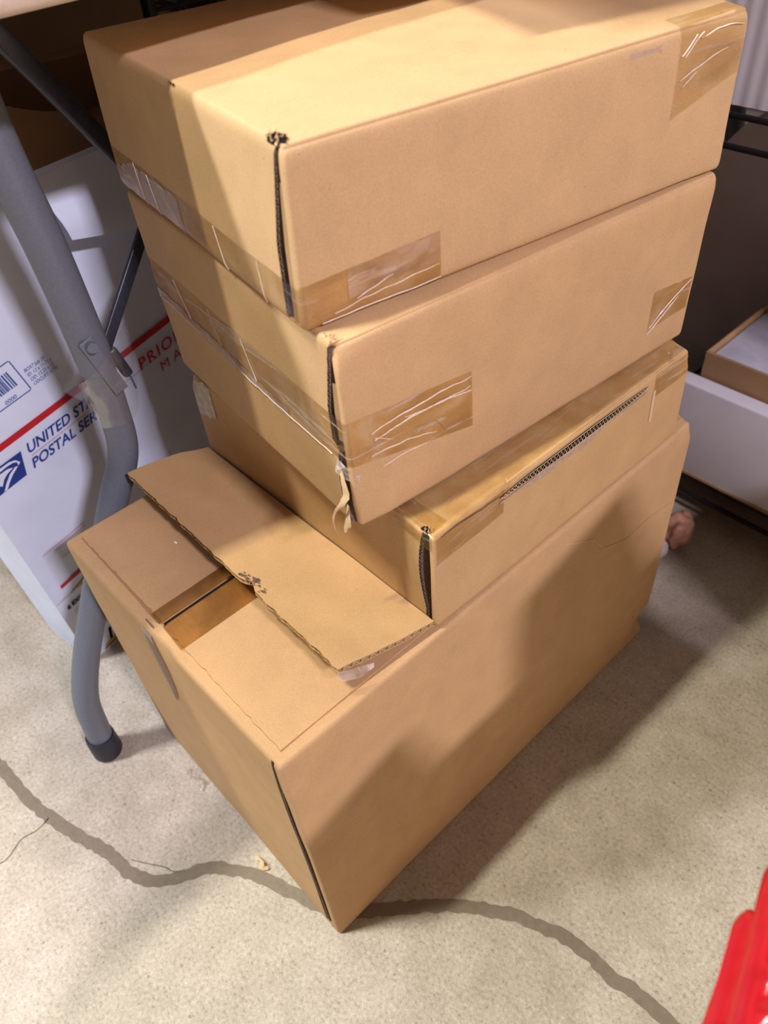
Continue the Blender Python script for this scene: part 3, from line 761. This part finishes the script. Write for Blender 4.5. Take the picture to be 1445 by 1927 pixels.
# clear packing tape loosely holding the leg against the mailing box
def leg_tape():
    up = [(-0.487,0.118,0.411),(-0.42,0.108,0.428),(-0.350,0.073,0.452),(-0.3265,0.082,0.468),(-0.3255,0.101,0.480),(-0.340,0.116,0.482),(-0.42,0.160,0.452),(-0.507,0.190,0.432)]
    dn = [(-0.482,0.092,0.370),(-0.42,0.092,0.385),(-0.350,0.0745,0.405),(-0.3275,0.080,0.412),(-0.3260,0.099,0.410),(-0.340,0.114,0.412),(-0.42,0.150,0.390),(-0.505,0.185,0.350)]
    vs, fs, uv = [], [], []; m = 10
    def cat(P, t):
        n = len(P)-1; i = min(int(t*n), n-1); f = t*n-i; P = [V(p) for p in P]
        p0, p1, p2, p3 = P[max(i-1,0)], P[i], P[i+1], P[min(i+2,n)]
        return 0.5*((2*p1)+(p2-p0)*f+(2*p0-5*p1+4*p2-p3)*f*f+(3*p1-p0-3*p2+p3)*f**3)
    N = 60
    for i in range(N+1):
        a, b = cat(up, i/N), cat(dn, i/N)
        for j in range(m+1):
            p = a.lerp(b, j/m); p += V((0.0016,0,0))*noise.noise(p*60); vs.append(p); uv.append((i/N*0.25, j/m*0.05))
    for i in range(N):
        for j in range(m): fs.append((i*(m+1)+j, (i+1)*(m+1)+j, (i+1)*(m+1)+j+1, i*(m+1)+j+1))
    o = mesh_obj('packing_tape', vs, fs, FILM, None, smooth=True, uvs=uv, fixn=False)
    tag(o, 'clear packing tape stretched around the grey table leg onto the white mailing box', 'tape')
FILM = tape_material('clear_film', (0.975, 0.965, 0.955), 0.06, 2.2, 0.02, gloss=0.12)
leg_tape()

# ================================================================== WHITE MAILING BOX
U0 = V((-0.475,-0.02,0)); UE = V((-0.165,1,0)).normalized(); UN = V((1,0.165,0)).normalized()
def U(s_, z, off=0.0): return U0+UE*s_+V((0,0,z))+UN*off
ub = empty('mailing_box', tuple(U(0,0)), 'white mailing box with red stripe and blue lettering, behind the grey table leg', 'shipping box')
cu = None
def usps():
    # leans slightly; open seam between the upper box and its lower band
    vs, fs = [], []
    ns, nz = 30, 34
    W, H, D = 0.405, 0.572, 0.09
    def pt(s_, z, d):
        lean = -0.045*z
        bow = 0.004*math.sin(math.pi*min(1,max(0,z/H)))*math.sin(math.pi*s_/W)
        return U(0.006+s_+lean, z, bow-d)
    idx = {}
    S_ = [W*i/ns for i in range(ns+1)]; Z_ = [H*i/nz for i in range(nz+1)]
    for i in range(ns+1):
        for k in range(nz+1):
            idx[(i,k)] = len(vs); z = Z_[k]; g = 0.0
            vs.append(pt(S_[i], z, g))
    back = len(vs)
    for i in range(ns+1):
        for k in range(nz+1): vs.append(pt(S_[i], Z_[k], D))
    for i in range(ns):
        for k in range(nz):
            q = (idx[i,k], idx[i+1,k], idx[i+1,k+1], idx[i,k+1]); fs.append(q); fs.append(tuple(x+back for x in q))
    for i in range(ns):
        for k in (0, nz): fs.append((idx[i,k], idx[i+1,k], idx[i+1,k]+back, idx[i,k]+back))
    for k in range(nz):
        for i in (0, ns): fs.append((idx[i,k], idx[i,k+1], idx[i,k+1]+back, idx[i,k]+back))
    return mesh_obj('body', vs, fs, WHITE, ub, smooth=True, sharp=35)
usps()
SL = 0.122                                                        # slope of the print on the leaning face
def D_(s_, z, off): 
    return U(s_, z, off+0.0045*math.sin(math.pi*min(1,z/0.572))*math.sin(math.pi*min(1,max(0,s_/0.405))))
def decal(name, polys, mat, off=0.0012, parent=None):
    vs, fs = [], []
    for P in polys:
        b0 = len(vs); vs += [D_(a, z, off) for a, z in P]; fs.append(tuple(range(b0, b0+len(P))))
    return mesh_obj(name, vs, fs, mat, parent or ub, fixn=False)
def bar(s0, s1, z0, hgt, seg=24):
    out = []
    for i in range(seg):
        a, b = s0+(s1-s0)*i/seg, s0+(s1-s0)*(i+1)/seg
        za, zb = z0+SL*(a-s0), z0+SL*(b-s0); out.append([(a,za),(b,zb),(b,zb+hgt),(a,za+hgt)])
    return out
decal('red_stripe', bar(-0.005, 0.39, 0.3380, 0.0078, 40), REDP)
def lettering(name, text, s0, z0, size, mat, slant=0.0, slope=SL, bold=0.0, xs=1.0, off=0.0013, parent=None, spacing=1.0, frame=None):
    cu_ = bpy.data.curves.new('t', 'FONT'); cu_.body = text; cu_.size = size; cu_.offset = bold; cu_.space_character = spacing
    cu_.resolution_u = 4
    t = bpy.data.objects.new('t', cu_); C.objects.link(t)
    dg = bpy.context.evaluated_depsgraph_get(); me0 = t.evaluated_get(dg).to_mesh()
    pts = [(v.co.x, v.co.y) for v in me0.vertices]; fs = [tuple(p.vertices) for p in me0.polygons]
    t.evaluated_get(dg).to_mesh_clear(); C.objects.unlink(t); bpy.data.objects.remove(t)
    vs = []
    for x, y in pts:
        x = x*xs+y*slant; a = s0+x; z = z0+y+slope*x
        vs.append((frame or D_)(a, z, off))
    return mesh_obj(name, vs, fs, mat, parent or ub, fixn=False)
lettering('lettering', 'UNITED STATES', 0.0535, 0.3228, 0.0166, BLUE, slant=0.22, bold=0.0003, xs=0.95)
lettering('lettering', 'POSTAL SERVICE', 0.0515, 0.3038, 0.0166, BLUE, slant=0.22, bold=0.0003, xs=0.97)
decal('thin_stripe', bar(0.0560, 0.24, 0.3188, 0.0009, 16), PINKP)
lettering('lettering', 'PRIORITY', 0.2090, 0.3370, 0.0205, REDP, xs=1.05, bold=0.0002, spacing=1.18)
lettering('lettering', 'MAIL', 0.2350, 0.3200, 0.0175, REDP, xs=1.1, spacing=1.6)
decal('blue_tick', [[(0.1922,0.3499),(0.1942,0.3500),(0.1976,0.3204),(0.1957,0.3203)]], BLUE2)
# eagle emblem: blue slanted block with a white sweeping eagle head
decal('emblem', [[(-0.004,0.2960),(0.0425,0.3020),(0.0480,0.3308),(0.003,0.3262)]], BLUE)
decal('emblem_eagle', [[(0.001,0.3190),(0.0180,0.3258),(0.0320,0.3272),(0.0385,0.3255),(0.0425,0.3205),(0.0390,0.3178),(0.0395,0.3220),(0.0355,0.3240),(0.0290,0.3240),(0.0180,0.3222)],
                       [(0.004,0.3165),(0.0150,0.3200),(0.0275,0.3210),(0.0335,0.3190),(0.0260,0.3165),(0.0200,0.3125),(0.0150,0.3060),(0.0105,0.3100),(0.007,0.3140)],
                       [(0.0355,0.3185),(0.0385,0.3175),(0.0300,0.3120),(0.0235,0.3060),(0.0180,0.2996),(0.0140,0.2992),(0.0200,0.3070),(0.0270,0.3140)]], WHITE, 0.0018)
# barcode panel
def frame_poly():
    a, b, c_, d = (0.0772,0.4240),(0.0854,0.3867),(0.0100,0.3775),(0.0020,0.4150); t = 0.0011
    def side(p, q):
        dx, dz = q[0]-p[0], q[1]-p[1]; L = math.hypot(dx,dz); nx, nz = -dz/L*t, dx/L*t
        return [(p[0],p[1]),(q[0],q[1]),(q[0]+nx,q[1]+nz),(p[0]+nx,p[1]+nz)]
    return [side(a,b), side(b,c_), side(c_,d), side(d,a)]
decal('label_frame', frame_poly(), BLUE2)
bars = []; x = 0.012
random.seed(3)
while x < 0.0725:
    wd = random.choice([0.0006,0.0006,0.0011,0.0017]); dz = SL*(x-0.012)
    bars.append([(x+0.004,0.3905+dz),(x+wd+0.004,0.3905+dz),(x+wd-0.0005,0.4085+dz),(x-0.0005,0.4085+dz)]); x += wd+random.choice([0.0006,0.0010,0.0015])
decal('barcode', bars, BLUE2)
lettering('lettering', '0000', 0.0560, 0.3845, 0.0062, BLUE2, xs=1.1)
for i, s_ in enumerate(['BOX7 July 20', 'ID: 12 x 11.75 x', 'OD: 12.25 x 12', 'ODCUFT: 0.795']):
    lettering('lettering', s_, 0.0872+0.0012*i, 0.4052-0.0057*i, 0.0056, BLUE2, xs=0.80)
# lower prints
decal('red_bar', bar(0.0165, 0.075, 0.1385, 0.0052, 6), REDP)
decal('red_outline', bar(0.0160, 0.075, 0.1960, 0.0012, 6)+bar(0.0300,0.075,0.1930,0.0010,4)+bar(0.034,0.07,0.1770,0.0010,4), PINKP)
decal('yellow_bar', [[(0.022,0.1240),(0.075,0.1290),(0.075,0.1400),(0.046,0.1320)]], YELP)
decal('yellow_bar', [[(0.040,0.044),(0.08,0.050),(0.08,0.070),(0.040,0.056)]], YELP)
lettering('lettering', '6 EXCLUSIVE', 0.0115, 0.1035, 0.0085, BLKP, bold=0.0004, xs=1.05)
for i in range(4): decal('small_print', bar(0.017, 0.055-0.004*(i%2), 0.0950-0.0055*i, 0.0009, 4), PINKP)
lettering('lettering', '12', 0.0360, 0.0130, 0.024, BLKP, bold=0.001, slant=0.2)
decal('yellow_bar', bar(0.030, 0.09, 0.0055, 0.0050, 4), YELP)
decal('black_bar', bar(0.028, 0.09, 0.0030, 0.0022, 4), BLKP)
# fold line between the tiers
decal('fold_line', bar(0.002, 0.40, 0.1205, 0.0010, 20), GREYL)
# loose top flap
vs, fs = [], []
for i in range(13):
    a = 0.185+0.19*i/12
    for j in range(7):
        b = j/6
        p = U(a+0.01*b-0.025, 0.568-0.052*b-0.05*b*(i/12), 0.002+0.030*b+0.012*math.sin(b*3)); vs.append(p)
for i in range(12):
    for j in range(6): fs.append((i*7+j, (i+1)*7+j, (i+1)*7+j+1, i*7+j+1))
n0 = len(vs); vs += [v+V((-0.0012,0,-0.0004)) for v in vs]; fs += [tuple(x+n0 for x in f) for f in fs]
mesh_obj('top_flap', vs, fs, WHITE, ub, smooth=True)

# ---- open brown carton sitting on the mailing box
ob = empty('cardboard_box', tuple(U(0.16,0.574)), 'open brown cardboard tray with a sloping torn rim on top of the white mailing box', 'cardboard box')
def wall(name, pts, nrm, th, mat, parent):
    vs = [V(p) for p in pts]; m = len(vs); vs += [v-V(nrm)*th for v in vs]
    fs = [tuple(range(m)), tuple(range(m,2*m))]+[(i,(i+1)%m,(i+1)%m+m,i+m) for i in range(m)]
    return mesh_obj(name, vs, fs, mat, parent)
top = [(0.140,0.632),(0.168,0.6300),(0.185,0.622),(0.205,0.614),(0.225,0.608),(0.240,0.598),(0.2545,0.588),(0.275,0.590),(0.36,0.592)]
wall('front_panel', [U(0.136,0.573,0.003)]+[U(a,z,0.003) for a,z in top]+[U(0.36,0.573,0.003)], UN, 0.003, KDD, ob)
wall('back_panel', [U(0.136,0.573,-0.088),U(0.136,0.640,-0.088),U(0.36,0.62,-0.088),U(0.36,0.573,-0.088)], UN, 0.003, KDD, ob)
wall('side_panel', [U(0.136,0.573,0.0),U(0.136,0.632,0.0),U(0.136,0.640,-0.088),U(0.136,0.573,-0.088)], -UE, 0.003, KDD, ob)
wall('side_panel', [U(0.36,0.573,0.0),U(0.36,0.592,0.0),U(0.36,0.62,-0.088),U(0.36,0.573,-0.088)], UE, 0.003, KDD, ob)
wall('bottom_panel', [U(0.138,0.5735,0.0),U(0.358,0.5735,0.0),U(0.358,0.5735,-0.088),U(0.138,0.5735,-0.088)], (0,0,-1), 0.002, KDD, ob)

# ================================================================== DARK THINGS UNDER AND BEHIND THE TABLE
def simple_box(label, x0, x1, y0, y1, z0, z1, mat, group=None, seam=True, name='cardboard_box', cat='cardboard box'):
    r = empty(name, ((x0+x1)/2,(y0+y1)/2,z0), label, cat, group)
    solid_quad_box('body', (x0,y0,z0), (x1-x0,0,0), (0,y1-y0,0), (0,0,z1-z0), mat, r, bev=0.004)
    if seam:
        xm = (x0+x1)/2
        solid_quad_box('top_tape', (xm-0.024,y0+0.001,z1), (0.048,0,0), (0,y1-y0-0.002,0), (0,0,0.0006), T4, r)
    return r
simple_box('brown box darkened for the shade under the table, directly behind the leg brace', -0.835, -0.690, 0.14, 0.45, 0.0, 0.585, KDD)
simple_box('shade-darkened brown box made tall to keep light off, standing beyond the far side of the table', -1.26, -1.00, 0.15, 0.56, 0.0, 1.20, KDD)  # made taller than its seen part so the near face stays dark
simple_box('tall shade-darkened brown box at the back below the wire shelf', -1.55, -1.06, 0.76, 1.30, 0.0, 0.50, KDD)
def wire_shelf(name, x0, x1, y0, y1, decks, ztop, label, truss=True, step=0.03):
    r = empty(name, ((x0+x1)/2,(y0+y1)/2,0), label, 'shelf')
    for (x, y) in ((x0,y0),(x1,y0),(x0,y1),(x1,y1)):
        tube('post', [(x,y,0.0),(x,y,ztop)], [0.0125]*2, BLACKM, r, seg=12, sub=0)
    for zd in decks:
        vs, fs = [], []
        def rod(a, b, rad, seg=6):
            a, b = V(a), V(b); d = (b-a).normalized(); up = d.orthogonal().normalized(); sd = d.cross(up); b0 = len(vs)
            for q in (a, b):
                for k in range(seg):
                    an = 2*math.pi*k/seg; vs.append(q+(up*math.cos(an)+sd*math.sin(an))*rad)
            for k in range(seg): fs.append((b0+k, b0+(k+1)%seg, b0+seg+(k+1)%seg, b0+seg+k))
        for zz in (zd, zd-0.030):
            for a, b in (((x0,y0,zz),(x1,y0,zz)),((x1,y0,zz),(x1,y1,zz)),((x1,y1,zz),(x0,y1,zz)),((x0,y1,zz),(x0,y0,zz))): rod(a, b, 0.0035)
        y = y0
        if truss:
            for (X_) in (x0, x1):
                k = 0; y = y0
                while y < y1-0.03:
                    rod((X_,y,zd-0.030 if k%2 else zd), (X_,y+0.03,zd if k%2 else zd-0.030), 0.002); y += 0.03; k += 1
            for Y_ in (y0, y1):
                k = 0; x = x0
                while x < x1-0.03:
                    rod((x,Y_,zd-0.030 if k%2 else zd), (x+0.03,Y_,zd if k%2 else zd-0.030), 0.002); x += 0.03; k += 1
        y = y0+step
        while y < y1: rod((x0,y,zd+0.002), (x1,y,zd+0.002), 0.0018); y += step
        mesh_obj('wire_deck', vs, fs, BLACKM, r, smooth=True)
    return r
wire_shelf('wire_shelf', -1.60, -1.02, 0.58, 1.60, [0.56], 1.5, 'black wire shelf at the back, seen beneath the table edge')

simple_box('large shade-darkened brown box added on the wire shelf beyond the table to block light', -1.57, -1.05, 0.60, 1.50, 0.5645, 1.15, KDD)  # carton added to shade the things beneath and behind it
# ================================================================== RIGHT-HAND SHELVING
wire_shelf('wire_shelf', -0.205, 0.42, 0.735, 1.20, [0.066, 0.530], 1.05, 'black wire shelving unit behind the stack holding white and brown boxes', truss=False)
# flat white carton on the lower deck
def tray(r, x0, x1, y0, y1, z0, z1, mat, th=0.006):
    solid_quad_box('front_panel', (x0,y0,z0), (x1-x0,0,0), (0,th,0), (0,0,z1-z0), mat, r, bev=0.0015)
    solid_quad_box('back_panel', (x0,y1-th,z0), (x1-x0,0,0), (0,th,0), (0,0,z1-z0), mat, r, bev=0.0015)
    solid_quad_box('side_panel', (x0,y0+th,z0), (th,0,0), (0,y1-y0-2*th,0), (0,0,z1-z0), mat, r, bev=0.0015)
    solid_quad_box('side_panel', (x1-th,y0+th,z0), (th,0,0), (0,y1-y0-2*th,0), (0,0,z1-z0), mat, r, bev=0.0015)
    solid_quad_box('bottom_panel', (x0+th,y0+th,z0), (x1-x0-2*th,0,0), (0,y1-y0-2*th,0), (0,0,0.004), mat, r)
wt = empty('cardboard_box', (0.05,0.74,0.072), 'flat white box on the lower wire shelf, in front of the low brown box', 'cardboard box')
solid_quad_box('body', (-0.195,0.730,0.0725), (0.495,0,0), (0,0.024,0), (0,0,0.140), WHITE2, wt, bev=0.003)
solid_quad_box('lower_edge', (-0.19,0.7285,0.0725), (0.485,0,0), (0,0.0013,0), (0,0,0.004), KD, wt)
bt = empty('cardboard_box', (0.0,0.85,0.077), 'low open brown box of white papers behind the flat white box', 'cardboard box')
tray(bt, -0.112, 0.25, 0.757, 0.98, 0.0725, 0.247, KD, 0.004)  # darker kraft puts the shade on this box into its colour
pp = solid_quad_box('paper_stack', (-0.1065,0.763,0.0815), (0.205,0,0), (0,0.21,0), (0,0,0.158), PAPER, bev=0.002); tag(pp, 'stack of white papers in the low brown box, nearer the stack of boxes', 'papers', 'papers in the low brown box')
pp = solid_quad_box('paper_stack', (0.1020,0.763,0.0815), (0.14,0,0), (0,0.21,0), (0,0,0.155), PAPER, bev=0.002); tag(pp, 'stack of white papers in the low brown box, at the right edge of the photo', 'papers', 'papers in the low brown box')
# large dull carton behind the tray, with rounded leaning cover
gb = empty('cardboard_box', (0.0,1.1,0.072), 'large dull brown cardboard box at the back of the lower wire shelf, behind the papers', 'cardboard box')
prof = [(-0.300,0.0725),(-0.288,0.34),(-0.276,0.385),(-0.262,0.405),(-0.247,0.424),(-0.225,0.436),(-0.19,0.442),(0.38,0.442),(0.38,0.0725)]
vs = [V((x,1.018,z)) for x,z in prof]+[V((x,1.19,z)) for x,z in prof]; n = len(prof)
fs = [tuple(range(n)), tuple(range(n,2*n))]+[(i,(i+1)%n,(i+1)%n+n,i+n) for i in range(n)]
mesh_obj('body', vs, fs, GREYB, gb)
solid_quad_box('tape_seam', (0.05,1.0170,0.08), (0.05,0,0), (0,0.0008,0), (0,0,0.355), T4, gb)
nb_ = solid_quad_box('navy_slab', (-0.17,0.80,0.0), (0.52,0,0), (0,0.33,0), (0,0,0.040), plain('dark_navy', (0.02,0.026,0.07), 0.5), bev=0.006); tag(nb_, 'low dark navy slab on the floor under the wire shelf', 'bin')  # low dark navy slab filling the gap under the lower deck
# white fluted carton on the upper deck
wbx = empty('cardboard_box', (0.0,0.95,0.536), 'white ribbed carton on the upper wire shelf at the top right', 'cardboard box')
vs, fs = [], []
n = 150
for i in range(n+1):
    x = -0.200+0.50*i/n; y = 0.750+0.0004*math.sin(2*math.pi*x/0.016)
    vs += [V((x,y,0.5345)), V((x,y,0.86))]
for i in range(n): fs.append((2*i,2*i+1,2*i+3,2*i+2))
b0 = len(vs); vs += [V((-0.20,1.10,0.5345)),V((-0.20,1.10,0.86)),V((0.30,1.10,0.5345)),V((0.30,1.10,0.86))]
fs += [(0,1,b0+1,b0),(2*n,2*n+1,b0+3,b0+2),(b0,b0+1,b0+3,b0+2),tuple([2*i+1 for i in range(n+1)])+(b0+3,b0+1),tuple([2*i for i in range(n+1)])+(b0+2,b0)]
mesh_obj('body', vs, fs, WHITE2, wbx, smooth=True, sharp=30)
solid_quad_box('lid_edge', (-0.202,0.744,0.800), (0.504,0,0), (0,0.006,0), (0,0,0.062), WHITE2, wbx)

# scrap on the floor behind the big box
def lump(name, c, r, sc, mat, parent=None, seed=0):
    bm = bmesh.new(); bmesh.ops.create_icosphere(bm, subdivisions=4, radius=1)
    vs = []
    for v in bm.verts:
        k = 1+0.28*noise.noise(v.co*1.7+V((seed,0,0)))+0.14*abs(noise.noise(v.co*4+V((0,seed,0))))
        p = V((v.co.x*sc[0], v.co.y*sc[1], v.co.z*sc[2]))*r*k; vs.append(V(c)+p)
    fs = [tuple(v.index for v in f.verts) for f in bm.faces]; bm.free()
    zmin = min(v.z for v in vs)
    if zmin < 0.0: vs = [v+V((0,0,-zmin)) for v in vs]
    return mesh_obj(name, vs, fs, mat, parent, smooth=True)
sp = empty('crumpled_packaging', (-0.055,0.655,0), 'small crumpled pinkish brown and white packaging scrap on the floor behind the largest box', 'litter')
lump('brown_wad', (-0.050,0.668,0.026), 0.026, (0.75,1.0,0.95), SCRAPM, sp, 2)
lump('white_wad', (-0.056,0.628,0.018), 0.018, (0.7,1.1,0.9), plain('scrap_white', (0.5,0.47,0.46), 0.6), sp, 5)
# torn bits by the left-hand foot of the big box
o = curl(None, [(-0.118,-0.012,0.003),(-0.110,-0.009,0.006),(-0.104,-0.0125,0.004),(-0.0995,-0.0085,0.003)], 0.006, KL, 'cardboard_scrap'); tag(o, 'small curled cardboard shred on the floor beside the lower left edge of the largest box', 'litter')
o = curl(None, [(-0.250,-0.004,0.004),(-0.240,-0.010,0.012),(-0.228,-0.006,0.006),(-0.222,-0.012,0.003)], 0.006, TH, 'tape_shred'); tag(o, 'shred of clear tape on the floor left of the largest box near the table foot', 'litter')

simple_box('unseen tall brown box added right of the wire shelf to shade the floor', 0.450, 0.72, 0.46, 0.95, 0.0, 0.57, K4)  # unseen blocker added to keep the right-hand lamp off the floor
# ================================================================== RED BUBBLE MAILERS (near the lens, lower right)
st = empty('added_bench', (0.5,0.02,0), 'unseen low pale bench added under the red bubble mailers to cast shade', 'table')  # unseen bench added to carry the mailers and widen their shadow
solid_quad_box('table_top', (0.292,-0.30,0.4345), (0.46,0,0), (0,0.74,0), (0,0,0.026), TABLE, st, bev=0.005)
for (xx, yy) in ((0.39,-0.25),(0.70,-0.25),(0.39,0.39),(0.70,0.39)):
    tube('leg', [(xx,yy,0.0),(xx,yy,0.4345)], [0.012]*2, GREYM, st, sub=0)
nbx = empty('cardboard_box', (0.40,0.31,0.4610), 'unseen small brown box added beside the red bubble mailers to extend their shadow', 'cardboard box')  # unseen box added to lengthen the shadow on the bottom carton
cn = Carton([(0.500,0.255,0.4610),(0.307,0.200,0.4610),(0.463,0.395,0.4610)], [(0.500,0.255,0.588),(0.307,0.200,0.588),(0.463,0.395,0.588)], r=0.003, seed=31.0)
cn.body('body', K2, nbx, step=0.03)
def mailer(z, corner, direc, W, L, th, label, seed, rise=0.0):
    d = V(direc).normalized(); sd = V((-d.y, d.x, 0))              # d: along the visible edge, towards the lens; sd: to the right
    if sd.x < 0: sd = -sd
    o = V(corner)
    na, nb = 150, 120; vs, fs = [], []
    def h(a, b):
        e = min(a/0.009, (W-a)/0.009, b/0.009, (L-b)/0.009); e = max(0, min(1, e))
        body = th*0.5*math.sin(e*math.pi/2)**0.7
        px, py = a/0.0115, b/0.0115
        row = math.floor(py); ox = 0.5*(row % 2)
        fx = (px+ox) % 1-0.5; fy = py % 1-0.5
        bb = max(0, 1-(fx*fx+fy*fy)*5.2)**0.8
        inn = max(0, min(1, (min(a, W-a, b, L-b)-0.006)/0.003))
        return body+0.0036*bb*inn+0.0010*noise.noise(V((a*40,b*30,seed)))
    for s_ in (1, -1):
        for i in range(na+1):
            for j in range(nb+1):
                a = W*(i/na); b = L*(j/nb)
                rc = 0.012                                           # rounded corner
                aa, bb = a, b
                if a < rc and b < rc:
                    dx, dy = rc-a, rc-b; m = math.hypot(dx, dy)
                    if m > rc: aa = rc-dx/m*rc; bb = rc-dy/m*rc
                wv = 0.0016*noise.noise(V((b*22, seed, 0)))*(1-min(1,a/0.03))
                p = o+sd*(aa+wv)+d*bb+V((0,0,z+s_*(h(a,b))+rise*b))
                vs.append(p)
        b0 = 0 if s_ == 1 else (na+1)*(nb+1)
        for i in range(na):
            for j in range(nb): fs.append((b0+i*(nb+1)+j, b0+(i+1)*(nb+1)+j, b0+(i+1)*(nb+1)+j+1, b0+i*(nb+1)+j+1))
    return vs, fs
def red(z, corner, direc, W, L, th, label, seed):
    vs, fs = mailer(z, corner, direc, W, L, th, label, seed)
    r = empty('bubble_mailer', (corner[0], corner[1], z-th/2), label, 'mailer', 'red bubble mailers')
    mesh_obj('body', vs, fs, REDF, r, smooth=True)
    d = V(direc).normalized(); sd = V((-d.y,d.x,0)); sd = sd if sd.x > 0 else -sd
    # heat-sealed seam strip along the visible edge
    vs, fs = [], []
    for i in range(40):
        b = 0.012+(L-0.02)*i/39; c0 = V(corner)+d*b
        for a, zz in ((0.0005,0.0004),(0.004,th*0.30),(0.0075,th*0.42)): vs.append(c0+sd*a+V((0,0,z+zz+0.0009)))
    for i in range(39):
        for j in range(2): fs.append((i*3+j,(i+1)*3+j,(i+1)*3+j+1,i*3+j+1))
    mesh_obj('sealed_edge', vs, fs, REDF, r, smooth=True, fixn=False)
red(0.4735, (0.2528,0.073,0), (0.263,-0.965,0), 0.16, 0.33, 0.0165, 'lower red bubble mailer, its edge sticking out past the one on top', 1)
red(0.4995, (0.2520,0.088,0), (0.270,-0.963,0), 0.16, 0.34, 0.0165, 'upper red bubble mailer at the lower right corner of the photo', 6)
